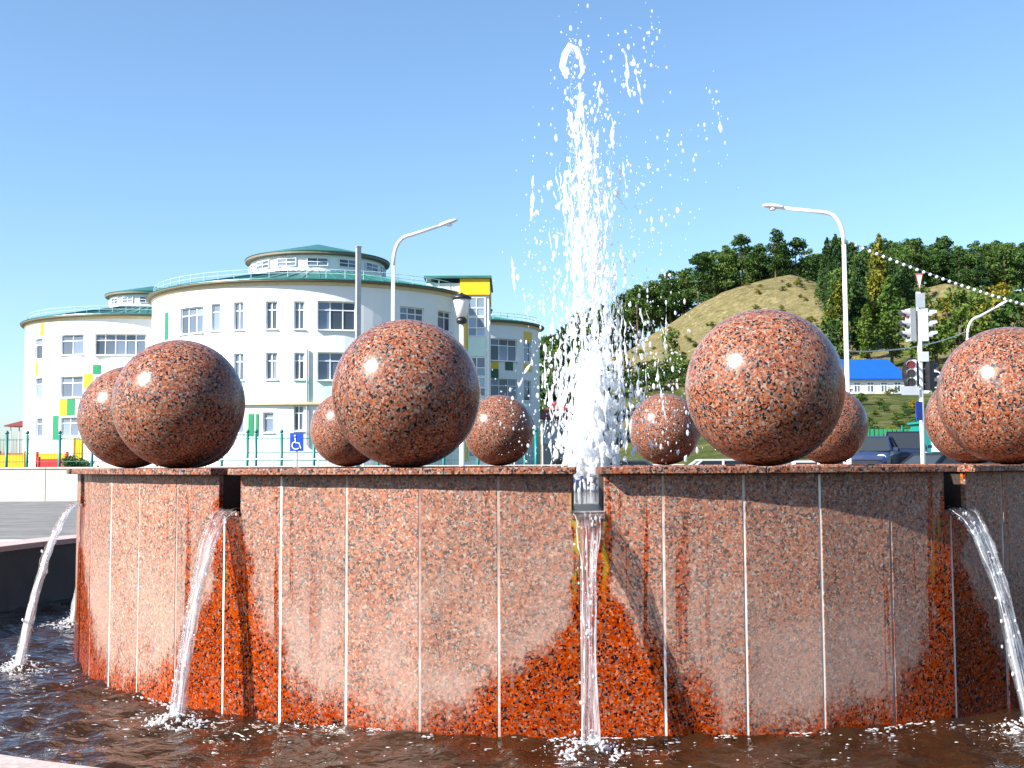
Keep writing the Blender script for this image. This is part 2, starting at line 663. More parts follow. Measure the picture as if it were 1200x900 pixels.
def sheet(name, mat, x0, x1, y0, y1, dz, st=2.0):
    gx = np.linspace(x0, x1, int((x1 - x0) / st) + 2)
    gy = np.linspace(y0, y1, int((y1 - y0) / st) + 2)
    q = MB()
    q.v = [(x, y, height(x, y) + dz) for y in gy for x in gx]
    k = len(gx)
    q.f = [(j * k + i, j * k + i + 1, (j + 1) * k + i + 1, (j + 1) * k + i) for j in range(len(gy) - 1) for i in range(k - 1)]
    return tag(q.build(name, mat, smooth=True), kind='structure')


sheet('plaza', 'paving', -50, 50, -20, 25.6, .02)
sheet('road', 'asphalt', -120, 120, 25.6, 57.0, .03)
kb = MB()
for x in np.arange(-60, 60, 2.0):
    kb.box((x + 1, 25.5, height(x + 1, 25.5) + .06), (1.98, .18, .14))
tag(kb.build('kerb', 'concrete'), kind='structure')

# ------------------------------------------------------------------ pool
EA, EB = 6.35, 8.50            # inner half-axes of the oval pool


def oval(a, off):
    return CX + (EA + off) * math.sin(a), D - (EB + off) * math.cos(a)


pool = empty('fountain_pool', (CX, D, 0))
NSEG = 44
Z_RIM = 0.835


def arc_block(a0, a1, o0, o1, z0, z1, n=3):
    q = MB()
    vs, fs = [], []
    for i in range(n + 1):
        a = a0 + (a1 - a0) * i / n
        for off, z in ((o0, z0), (o1, z0), (o1, z1), (o0, z1)):
            x, y = oval(a, off)
            vs.append((x - CX, y - D, z))
    for i in range(n):
        for k in range(4):
            k2 = (k + 1) % 4
            fs.append((i * 4 + k, (i + 1) * 4 + k, (i + 1) * 4 + k2, i * 4 + k2))
    fs += [(0, 1, 2, 3), (n * 4 + 3, n * 4 + 2, n * 4 + 1, n * 4)]
    q.add(vs, fs)
    return q


fix_normals(arc_block(0, 2 * math.pi - 1e-4, .04, .34, -.02, Z_RIM - .062, 96).build('pool_wall', 'poolwall', pool))
for i in range(NSEG):
    a0, a1 = 2 * math.pi * i / NSEG, 2 * math.pi * (i + 1) / NSEG
    g = .004 / 7
    o = arc_block(a0 + g, a1 - g, -.02, .44, Z_RIM - .06, Z_RIM + rnd.uniform(-.002, .002)).build('rim_stone', 'rim', pool)
    fix_normals(o)
tag(pool, 'oval pool with a low pink granite rim around the fountain basin', 'pool')

# water surface with waves, rings round the landing streams
land = []
for k in range(12):
    th = PH + R_(30 * k + .5)
    land.append((CX + (RW + .42) * math.sin(th), D - (RW + .42) * math.cos(th)))
st = .055
gx = np.arange(CX - EA - .06, CX + EA + .07, st)
gy = np.arange(D - EB - .06, D + EB + .07, st)
XX, YY = np.meshgrid(gx, gy)
rs = np.random.RandomState(3)
Z = np.zeros_like(XX)
for i in range(34):
    wl = rs.uniform(.13, .48)
    th = rs.normal(1.45, .75)
    Z += rs.uniform(.5, 1) * wl * .0145 * np.sin((XX * math.cos(th) + YY * math.sin(th)) * 2 * math.pi / wl + rs.uniform(0, 6.3) + .8 * np.sin(XX * rs.uniform(.5, 2) + YY * rs.uniform(.5, 2)))
for lx, ly in land:
    r = np.hypot(XX - lx, YY - ly)
    Z += .016 * np.exp(-r / .75) * np.sin(r * 2 * math.pi / .19) + .035 * np.exp(-(r / .16) ** 2)
rel = ((XX - CX) / (EA + .05)) ** 2 + ((YY - D) / (EB + .05)) ** 2
ins = rel < 1
rr = np.hypot(XX - CX, YY - D)
ins &= rr > RW - .35
b = MB()
ids = -np.ones(XX.shape, dtype=int)
cell = ins[:-1, :-1] & ins[1:, :-1] & ins[:-1, 1:] & ins[1:, 1:]
used = np.zeros_like(ins)
used[:-1, :-1] |= cell; used[1:, :-1] |= cell; used[:-1, 1:] |= cell; used[1:, 1:] |= cell
ids[used] = np.arange(used.sum())
b.v = np.stack([XX[used], YY[used], Z[used] + Z_WAT], 1).tolist()
J, I = np.nonzero(cell)
b.f = np.stack([ids[J, I], ids[J, I + 1], ids[J + 1, I + 1], ids[J + 1, I]], 1).tolist()
tag(b.build('pool_water', 'water', smooth=True), kind='structure')

# ------------------------------------------------------------------ fountain basin
basin = empty('fountain_basin', (CX, D, 0))
tag(basin, 'round fountain basin clad in speckled red granite panels with flat coping', 'fountain')
TH = .035                       # cladding thickness
STEP = R_(6)
NOT_L, NOT_R = .05, .14         # spout opening to either side of every fifth joint


def rad(a):
    return Vector((math.sin(a), -math.cos(a), 0))


half = RW * math.tan(STEP / 2)
rin = RW                         # inscribed radius of the faceted face
ZT = Z_COP - .042
GAP = .0075


def panel_mesh(kind):
    """local: x along the face, y outwards (-y = out), z up"""
    h = half - GAP
    z0, z1 = -.05, ZT - .002
    nl = Z_LIP - .01
    if kind == 'plain':
        poly = [(-h, z0), (h, z0), (h, z1), (-h, z1)]
    elif kind == 'after':       # opening at its left upper corner
        poly = [(-h, z0), (h, z0), (h, z1), (-half + NOT_R, z1), (-half + NOT_R, nl), (-h, nl)]
    else:
        poly = [(-h, z0), (h, z0), (h, nl), (half - NOT_L, nl), (half - NOT_L, z1), (-h, z1)]
    q = MB()
    # chamfered front edge: slightly smaller front polygon
    c = .003
    cx = sum(p[0] for p in poly) / len(poly)
    cz = sum(p[1] for p in poly) / len(poly)
    n = len(poly)

    def ins_(p):
        return (p[0] + (c if p[0] < cx else -c), p[1] + (c if p[1] < cz else -c))
    fr = [(x, -TH, z) for x, z in map(ins_, poly)]
    md = [(x, -TH + c, z) for x, z in poly]
    bk = [(x, 0, z) for x, z in poly]
    fs = [tuple(range(n)), tuple(range(3 * n - 1, 2 * n - 1, -1))]
    for s in (0, n):
        fs += [(s + i, s + i + n, s + (i + 1) % n + n, s + (i + 1) % n) for i in range(n)]
    q.add(fr + md + bk, fs)
    me_o = fix_normals(q.build('wall_panel', 'wall'))
    me = me_o.data
    bpy.data.objects.remove(me_o)
    return me


pm = {k: panel_mesh(k) for k in ('plain', 'after', 'before')}
jq = {}
for wd in (.0148, .0149, .0147):
    q = MB()
    q.box((0, -.012, (ZT - .004) / 2 - .02), (wd, .036, ZT + .03))
    o = q.build('joint', 'grout')
    jq[wd] = o.data
    bpy.data.objects.remove(o)
qs = MB()
qs.box((0, -.012, (Z_LIP - .03) / 2 - .02), (.0145, .036, Z_LIP))
so = qs.build('joint', 'grout')
short_joint = so.data
bpy.data.objects.remove(so)
for i in range(60):
    a = PH + STEP * (i + .5)
    kind = 'after' if i % 5 == 0 else ('before' if i % 5 == 4 else 'plain')
    o = bpy.data.objects.new('wall_panel', pm[kind])
    COL.objects.link(o)
    o.parent = basin
    o.location = rad(a) * (rin - TH + rnd.uniform(-.002, .002))
    o.rotation_euler.z = a
    a = PH + STEP * i
    me = short_joint if i % 5 == 0 else jq[(.0148, .0149, .0147)[(i * 7 + 1) % 3]]
    o = bpy.data.objects.new('joint', me)
    COL.objects.link(o)
    o.parent = basin
    o.location = rad(a) * ((rin - TH) / math.cos(STEP / 2) + .0015)
    o.rotation_euler.z = a

# structural ring behind the cladding: 12 blocks between the spout channels
RI = RB - .46
COP_O = rin / math.cos(STEP / 2) + .09
COP_I = RI - .03


def ring_block(a0, a1, r0, r1, z0, z1, step=R_(2), bev=0.0, rfun=None):
    n = max(2, int(abs(a1 - a0) / step))
    q = MB()
    vs, fs = [], []
    if bev:
        sec = [(r0, z0), (r1 - bev, z0), (r1, z0 + bev), (r1, z1 - bev), (r1 - bev, z1), (r0 + bev, z1), (r0, z1 - bev)]
    else:
        sec = [(r0, z0), (r1, z0), (r1, z1), (r0, z1)]
    k = len(sec)
    for i in range(n + 1):
        a = a0 + (a1 - a0) * i / n
        d = rad(a)
        for r, z in sec:
            vs.append(d * r + Vector((0, 0, z)))
    for i in range(n):
        for j in range(k):
            j2 = (j + 1) % k
            fs.append((i * k + j, (i + 1) * k + j, (i + 1) * k + j2, i * k + j2))
    fs += [tuple(range(k)), tuple(n * k + j for j in reversed(range(k)))]
    q.add(vs, fs)
    return q


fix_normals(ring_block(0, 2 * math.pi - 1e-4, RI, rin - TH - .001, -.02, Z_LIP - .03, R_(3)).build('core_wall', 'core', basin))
for k in range(12):
    c0 = PH + R_(30 * k)
    aL, aR = c0 + NOT_R / RW, c0 + R_(30) - NOT_L / RW
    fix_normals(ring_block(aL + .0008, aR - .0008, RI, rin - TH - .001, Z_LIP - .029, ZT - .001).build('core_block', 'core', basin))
    # coping of one segment in three stones
    span = aR - aL
    cuts = [aL - .004, aL + span * .333, aL + span * .667, aR + .004]
    for j in range(3):
        e0 = cuts[j] + (.0006 if j else 0)
        e1 = cuts[j + 1] - (.0006 if j < 2 else 0)
        fix_normals(ring_block(e0, e1, COP_I, COP_O, ZT, Z_COP + rnd.uniform(-.0015, .0015), R_(1.5), bev=.005).build('coping_stone', 'coping', basin))
    # sill of the spout channel, sticking out a little
    cm = c0 + (NOT_R - NOT_L) / 2 / RW
    q = MB()
    wd = NOT_L + NOT_R + .004
    q.prism([(-wd / 2, 0), (wd / 2, 0), (wd / 2, .026), (-wd / 2, .026)], Vector((math.cos(cm), math.sin(cm), 0)), Vector((0, 0, 1)),
            -rad(cm), rin - RI + .012, rad(cm) * (rin + .012) + Vector((0, 0, Z_LIP - .028)))
    fix_normals(q.build('spout_sill', 'coping', basin))

# water standing inside the basin and in the spout channels
q = MB()
n = 72
q.v = [(0, 0, Z_LIP + .03)] + [tuple(rad(2 * math.pi * i / n) * (RI + .02) + Vector((0, 0, Z_LIP + .03))) for i in range(n)]
q.f = [(0, i + 1, (i + 1) % n + 1) for i in range(n)]
tag(q.build('basin_water', 'water', loc=(CX, D, 0)), kind='structure')

# ------------------------------------------------------------------ granite balls
def ico(sub):
    import bmesh
    bm = bmesh.new()
    bmesh.ops.create_icosphere(bm, subdivisions=sub, radius=1.0)
    bm.verts.ensure_lookup_table()
    v = np.array([x.co[:] for x in bm.verts])
    f = np.array([[y.index for y in x.verts] for x in bm.faces])
    bm.free()
    return v, f


iv, jf = ico(5)
q = MB()
q.v = [(x * S / 2, y * S / 2, z * S / 2 + S / 2) for x, y, z in iv]
q.f = [tuple(t) for t in jf]
proto = q.build('granite_ball', 'ball', smooth=True)
tweak = {-1.5: 1.3, .5: .8, 1.5: 1.0, 9.5: -3.0, 2.5: 1.0, 8.5: 3.0, 5.5: 0, 7.5: -1.5, 3.5: 0.0}
for j in range(12):
    i = j - 1.5
    th = PH + R_(30 * i + tweak.get(i, 0))
    o = proto if j == 0 else proto.copy()
    if j:
        COL.objects.link(o)
    sc = {-1.5: 1.0, 1.5: 1.04, .5: 1.04}.get(i, 1.0)
    o.scale = (sc, sc, sc)
    o.location = (CX + RB * math.sin(th), D - RB * math.cos(th), Z_COP - .002)
    o.rotation_euler = (0, 0, rnd.uniform(0, 6))
    tag(o, 'polished speckled red granite ball resting on the coping of the fountain basin', 'stone ball', 'granite balls around the fountain basin')

# ------------------------------------------------------------------ falling streams
iv1, jf1 = ico(1)
iv2, jf2 = ico(2)


class Blobs:
    def __init__(self):
        self.V, self.Fa, self.n = [], [], 0

    def blob(self, c, r, stretch=(1, 1, 1), hi=False, lump=.25, rot=None):
        v, f = (iv2, jf2) if hi else (iv1, jf1)
        k = 1 + lump * (np.array([rs.rand() for _ in range(len(v))]) - .5) * (1 if not hi else .7)
        p = v * k[:, None] * np.array(stretch) * r
        if rot is not None:
            p = p @ np.array(rot).T
        self.V.append(p + np.array(c))
        self.Fa.append(f + self.n)
        self.n += len(v)

    def tube(self, pts, radii, seg=7):
        q = MB()
        q.tube(pts, radii, seg)
        V = np.array(q.v)
        self.V.append(V)
        for f in q.f:
            if len(f) == 4:
                self.Fa.append(np.array([[f[0], f[1], f[2]], [f[0], f[2], f[3]]]) + self.n)
            else:
                self.Fa.append(np.array([[f[0], f[i], f[i + 1]] for i in range(1, len(f) - 1)]) + self.n)
        self.n += len(V)

    def build(self, name, mat, parent=None):
        V = np.concatenate(self.V)
        Fc = np.concatenate(self.Fa)
        me = bpy.data.meshes.new(name)
        me.vertices.add(len(V))
        me.vertices.foreach_set('co', V.astype(np.float32).ravel())
        me.loops.add(Fc.size)
        me.loops.foreach_set('vertex_index', Fc.astype(np.int32).ravel())
        me.polygons.add(len(Fc))
        me.polygons.foreach_set('loop_start', np.arange(0, Fc.size, 3, dtype=np.int32))
        me.polygons.foreach_set('use_smooth', np.ones(len(Fc), dtype=bool))
        me.update(calc_edges=True)
        me.materials.append(M[mat])
        o = bpy.data.objects.new(name, me)
        COL.objects.link(o)
        if parent:
            o.parent = parent
        return o


def liquid(o, vox, it):
    """melt touching drops and ropes into one water surface"""
    md = o.modifiers.new('merge', 'REMESH')
    md.mode = 'VOXEL'
    md.voxel_size = vox
    md.use_smooth_shade = True
    sm = o.modifiers.new('soften', 'SMOOTH')
    sm.factor = .5
    sm.iterations = it
    return o


DROP = Z_LIP - Z_WAT


def stream(k, throw, width):
    th = PH + R_(30 * k) + (NOT_R - NOT_L) / 2 / RW
    d = rad(th)
    s = Vector((math.cos(th), math.sin(th), 0))
    lip = Vector((CX, D, 0)) + d * (rin + .01) + Vector((0, 0, Z_LIP + .004))
    root = empty('water_stream', (lip.x, lip.y, Z_WAT))
    tag(root, 'thin stream of water arching from a basin spout into the pool', 'water', 'water streams falling from the spouts')
    inv = Vector((lip.x, lip.y, Z_WAT))
    q = MB()
    n, w = 46, 11
    uv = []
    ph = rs.uniform(0, 9)

    def center(t):
        return lip - inv + d * throw * t + Vector((0, 0, -DROP * t * t))

    def wid(t):
        return width * (1 - .60 * ss(0, .7, t) + .15 * ss(.7, 1, t)) * (1 + .10 * math.sin(t * 19 + ph))
    # flat tongue in the channel, then the falling sheet (closed, thicker at both edges)
    prof = []
    for i in range(w):
        u = -1 + 2 * i / (w - 1)
        prof.append((u, .008 + .012 * abs(u) ** 3))
    for i in range(n + 1):
        t = i / n
        c = center(t)
        tan = (d * throw + Vector((0, 0, -2 * DROP * t))).normalized()
        nrm = s.cross(tan).normalized()
        wv = wid(t)
        for sgn in (1, -1):
            for u, tk in (prof if sgn > 0 else prof[::-1]):
                e = .007 * noise.noise((u * 2.5 + k * 7, t * 7, sgn)) + .006 * noise.noise((u * 6 + k, t * 18, 5))
                p = c + s * (u * wv / 2 + .010 * t * noise.noise((t * 9, k * 3.1, u))) + nrm * (sgn * tk * (1 + .7 * t) + e * (1 + t))
                q.v.append(tuple(p))
                uv.append((u * .5 + .5, t))
    W2 = 2 * w
    for i in range(n):
        for j in range(W2):
            j2 = (j + 1) % W2
            q.f.append((i * W2 + j, i * W2 + j2, (i + 1) * W2 + j2, (i + 1) * W2 + j))
    q.uv = uv
    fix_normals(q.build('water_sheet', 'stream', root, smooth=True))
    # white ropes along both edges and drops torn off
    bl = Blobs()
    for e in (-1, -.25, .35, 1):
        t0 = .03 if abs(e) == 1 else rs.uniform(.15, .4)
        ts = np.linspace(t0, 1.0, 40)
        pts, rad_ = [], []
        for t in ts:
            p = center(t) + s * (e * wid(t) / 2 * .98 + .008 * noise.noise((t * 12, e, k))) - d * .0
            pts.append(p)
            rad_.append(max(.0008, (.0038 if abs(e) == 1 else .0024) * (.6 + 1.9 * noise.noise((t * 26, e * 3, k))) * (.75 + .8 * t)))
        bl.tube(pts, rad_, 6)
    for i in range(70):
        t = rs.uniform(.0, 1.0) ** .6
        p = center(t) + s * rs.normal(0, wid(t) * (.3 + .25 * t)) + d * rs.normal(0, .006 + .02 * t)
        bl.blob(p, rs.uniform(.0025, .0085), (1, 1, rs.uniform(1, 2.2)))
    bl.build('white_strands', 'foam', root)
    # splash where it lands
    sp = Blobs()
    c = center(1.0)
    for i in range(800):
        a = rs.uniform(0, 2 * math.pi)
        r = abs(rs.normal(0, .15))
        zz = abs(rs.normal(0, .07)) * math.exp(-r / .16)
        sp.blob(c + Vector((r * math.cos(a), r * math.sin(a), zz)), rs.uniform(.002, .0105) * (1 if r < .2 else .7), (1.2, 1.2, .8), lump=.6)
    for i in range(7):
        a = rs.uniform(0, 2 * math.pi)
        r0, r1 = .03, rs.uniform(.08, .2)
        hh = rs.uniform(.03, .12)
        pts = [c + Vector((math.cos(a) * (r0 + (r1 - r0) * u), math.sin(a) * (r0 + (r1 - r0) * u), hh * u)) for u in (0, .35, .7, 1)]
        sp.tube(pts, [.009, .006, .004, .002], 6)
        sp.blob(pts[-1] + Vector((0, 0, .012)), .006)
    for i in range(170):          # flakes of foam drifting away
        a = rs.uniform(0, 2 * math.pi)
        r = rs.uniform(.1, .75)
        sp.blob(c + Vector((r * math.cos(a) * 1.3, r * math.sin(a) * .8, .012)), rs.uniform(.004, .020) * (1.1 - r), (rs.uniform(1, 3.2), .8, .30), lump=.9)
    tag(liquid(sp.build('splash', 'foam', root), .006, 2), kind='stuff')
    return root


for k, throw, width in ((0, .40, .165), (-1, .42, .15), (-2, .44, .14), (-3, .42, .15), (1, .52, .17)):
    stream(k, throw, width)

# foam collecting along the waterline
fo = Blobs()
for a0, a1 in ((-24, -14), (-6, 1), (3, 8), (11, 24), (-46, -38)):
    for i in range(int((a1 - a0) * 7)):
        a = R_(rs.uniform(a0, a1))
        r_f = rin + .02 + abs(rs.normal(0, .035)) + .05 * (noise.noise((a * 14, 3, 0)) + .4)
        p = Vector((CX, D, Z_WAT + .012)) + rad(a) * max(r_f, rin + .012)
        rot = Matrix.Rotation(a, 3, 'Z')
        fo.blob(p, rs.uniform(.002, .008), (rs.uniform(1, 3.0), .9, .5), lump=.8, rot=rot)
for i in range(260):             # loose flecks on the pool
    a = R_(rs.uniform(-62, 34))
    p = Vector((CX, D, Z_WAT + .012)) + rad(a) * (rin + .1 + abs(rs.normal(0, .5)))
    fo.blob(p, rs.uniform(.002, .007), (rs.uniform(1, 3), .9, .45), lump=.7)
tag(fo.build('foam', 'foam'), kind='stuff')

# tongues of water standing in those spout channels
for k in (0, -1, -2, -3, 1):
    th = PH + R_(30 * k) + (NOT_R - NOT_L) / 2 / RW
    q = MB()
    n_ = 14
    s, d = Vector((math.cos(th), math.sin(th), 0)), rad(th)
    vs, fs = [], []
    for i in range(n_ + 1):
        t = i / n_
        c = Vector((CX, D, 0)) + d * (RI + (rin + .012 - RI) * t)
        for j in range(7):
            u = -1 + j / 3
            z = Z_LIP + .034 - .022 * t + .008 * noise.noise((u * 2, t * 9, k))
            vs.append(c + s * (u * (NOT_L + NOT_R) / 2 * .985) + Vector((0, 0, z)))
    for i in range(n_):
        for j in range(6):
            fs.append((i * 7 + j, i * 7 + j + 1, (i + 1) * 7 + j + 1, (i + 1) * 7 + j))
    q.add(vs, fs)
    tag(q.build('spout_water', 'foam' if k == 0 else 'water', smooth=True), kind='structure')

# ------------------------------------------------------------------ the jet
PXM = D / F                     # metres per photo pixel at the jet


def J_(px, py, dy=0.0):
    return W(px, py, D + dy)


cpts = [(30, 664), (60, 668), (120, 682), (200, 686), (300, 692), (400, 694), (480, 694), (560, 688)]
wpts = [(30, 6), (60, 11), (120, 17), (200, 24), (300, 27), (400, 34), (480, 40), (530, 34), (560, 22)]
jet = empty('water_jet', (J_(688, 545).x, D, Z_LIP + .03))
tag(jet, 'tall white jet of water breaking into drops above the basin', 'water jet')
jinv = Vector((J_(688, 545).x, D, Z_LIP + .03))
bl = Blobs()


def strand(px, py, ln, r0, drift=0.0, dy=0.0, gap=.25):
    n_ = max(5, int(ln / 4))
    pts, ra = [], []
    sd_ = rs.uniform(0, 99)
    for i in range(n_ + 1):
        t = i / n_
        y = py + ln * t
        x = px + drift * t + 4.0 * noise.noise((y * .045, sd_, 0)) + 1.6 * noise.noise((y * .16, sd_, 4))
        v = noise.noise((y * .11, sd_, 9))
        rr = r0 * (.62 + 1.5 * v) * math.sin(math.pi * min(1, (t * .93 + .05))) ** .5
        pts.append(J_(x, y, dy + .03 * noise.noise((y * .05, sd_, 7))) - jinv)
        ra.append(max(.0040, rr * PXM))
    bl.tube(pts, ra, 7)
    for i in range(int(ln / 22)):
        t = rs.rand()
        k = int(t * n_)
        bl.blob(pts[k] + Vector((rs.normal(0, 3) * PXM, rs.normal(0, 3) * PXM, 0)), rs.uniform(.8, 2.6) * PXM, (1, 1, rs.uniform(.9, 2.6)), lump=.2)


# the solid foaming foot of the jet
for i in range(1000):
    y = 410 + 145 * rs.rand() ** .62
    w_ = np.interp(y, [410, 470, 520, 560], [14, 27, 34, 24])
    x = np.interp(y, [p[0] for p in cpts], [p[1] for p in cpts]) + rs.normal(0, .52) * w_
    bl.blob(J_(x, y, rs.normal(0, .5) * w_ * PXM) - jinv, rs.uniform(1.0, 3.3) * PXM, (1, 1, rs.uniform(1, 3.0)), hi=True, lump=.8)
for i in range(330):             # ropes of water
    y0 = 60 + 430 * rs.rand() ** .62
    w_ = np.interp(y0, [p[0] for p in wpts], [p[1] for p in wpts])
    x0 = np.interp(y0, [p[0] for p in cpts], [p[1] for p in cpts]) + rs.normal(0, .56) * w_
    strand(x0, y0, rs.uniform(26, 130) * (.55 + y0 / 800), rs.uniform(.6, 2.0) * (.6 + y0 / 1100), rs.normal(0, 7), rs.normal(0, .6) * w_ * PXM)
for i in range(85):              # thin outer threads falling back
    y0 = 150 + 340 * rs.rand() ** .7
    w_ = np.interp(y0, [p[0] for p in wpts], [p[1] for p in wpts])
    x0 = np.interp(y0, [p[0] for p in cpts], [p[1] for p in cpts]) + 5 + rs.normal(0, 1.25) * w_
    strand(x0, y0, rs.uniform(14, 60), rs.uniform(.7, 1.7), rs.normal(0, 7), rs.normal(0, .9) * w_ * PXM)
# shapes one can make out high up
loop = [(664, 92), (659, 78), (662, 64), (668, 54), (676, 58), (681, 70), (683, 84), (678, 92)]
bl.tube([J_(x, y) - jinv for x, y in loop], [r * PXM for r in (2, 4, 4.2, 4.8, 4, 3, 2.5, 1.5)], 8)
for px, py, ln, r0, dr in ((733, 60, 55, 3.2, 6), (741, 64, 58, 3.6, 12), (626, 205, 55, 2.6, -4), (702, 95, 50, 3.0, -4), (715, 138, 42, 2.6, 5),
                           (662, 200, 60, 4.0, 0), (690, 150, 60, 3.6, 0), (842, 138, 18, 2.2, 2), (664, 128, 26, 3.2, 6), (678, 100, 40, 3.4, 6),
                           (745, 410, 55, 1.8, 4), (752, 360, 60, 1.6, 5), (770, 420, 40, 1.5, 2), (650, 330, 80, 2.2, -4), (638, 400, 70, 1.8, 2)):
    strand(px, py, ln, r0, dr, 0)
jw = bl.build('water_ropes', 'foam', jet)
liquid(jw, .0062, 3)
jw['kind'] = 'stuff'
bl = Blobs()


def drops(n_, x, y, sx, sy, r0, r1, hi=0.0):
    for i in range(int(n_ * .72)):
        xx, yy = rs.normal(x, sx), rs.normal(y, sy)
        if yy > 548:
            continue
        r = (r0 * .7 + (r1 - r0) * .75 * rs.rand() ** 3.2) * PXM
        bl.blob(J_(xx, yy, rs.normal(0, sx * .8) * PXM) - jinv, r, (1, 1, rs.uniform(.9, 2.8)), hi=r > 1.6 * PXM, lump=.2)


drops(130, 674, 85, 10, 30, .7, 3.0)
drops(70, 745, 75, 18, 32, .7, 2.9)
drops(26, 768, 35, 9, 13, .6, 2.0)
drops(230, 690, 160, 21, 50, .7, 2.9)
drops(60, 775, 190, 24, 30, .7, 2.5)
drops(34, 838, 150, 9, 42, .6, 2.2)
drops(260, 695, 260, 36, 60, .7, 3.0)
drops(90, 628, 270, 11, 60, .6, 2.2)
drops(620, 700, 390, 44, 70, .6, 2.8)
drops(560, 705, 470, 48, 45, .6, 2.6)
drops(150, 765, 300, 32, 90, .6, 2.0)
drops(240, 758, 440, 30, 55, .7, 2.4)
drops(160, 645, 440, 18, 60, .6, 2.3)
drops(80, 600, 500, 16, 30, .5, 1.6)
drops(70, 780, 500, 20, 26, .6, 2.0)
jd = bl.build('spray_drops', 'foam', jet)
jd['kind'] = 'stuff'

# ------------------------------------------------------------------ round buildings
def hit_angle(px, py, cx, cy, r):
    d = ray(px, py)
    u = Vector((d.x, d.y)) / math.hypot(d.x, d.y)
    oc = Vector((-cx, -cy))
    bb = oc.dot(u)
    disc = bb * bb - (oc.dot(oc) - r * r)
    if disc < 0:
        return None
    t = -bb - math.sqrt(disc)
    x, y = u.x * t, u.y * t
    return math.atan2(x - cx, -(y - cy)), W(px, py, y).z


def window(parent, c, ux, w, h, cols, transom=.70, out=None, gm='glass', fr=.07):
    """window frame with panes; c centre, ux along the wall, out = outward normal"""
    uz = Vector((0, 0, 1))
    q = MB()

    def bar(u0, u1, v0, v1, dp=.08):
        q.prism([(u0, v0), (u1, v0), (u1, v1), (u0, v1)], ux, uz, -out, dp, c + out * .03)
    bar(-w / 2, w / 2, -h / 2, -h / 2 + fr)
    bar(-w / 2, w / 2, h / 2 - fr, h / 2)
    vz0, vz1 = -h / 2 + fr, h / 2 - fr
    bar(-w / 2, -w / 2 + fr, vz0, vz1)
    bar(w / 2 - fr, w / 2, vz0, vz1)
    tz = -h / 2 + h * transom
    edges = [-w / 2 + fr]
    for i in range(1, cols):
        x = -w / 2 + w * i / cols
        bar(x - fr / 2, x + fr / 2, vz0, vz1)
        edges += [x - fr / 2, x + fr / 2]
    edges.append(w / 2 - fr)
    segs = [(edges[2 * i], edges[2 * i + 1]) for i in range(cols)]
    for u0, u1 in segs:
        bar(u0, u1, tz - fr / 2, tz + fr / 2, .075)
    wo = fix_normals(q.build('window', 'frame', parent))
    for u0, u1 in segs:
        for v0, v1 in ((vz0, tz - fr / 2), (tz + fr / 2, vz1)):
            p = MB()
            tl = rnd.uniform(-.012, .012)
            p.prism([(u0 - .004, v0 - .004), (u1 + .004, v0 - .004), (u1 + .004, v1 + .004), (u0 - .004, v1 + .004)], ux, uz, (-out + ux * tl).normalized(), .02, c - out * .01)
            fix_normals(p.build('pane', gm, wo))
    return wo


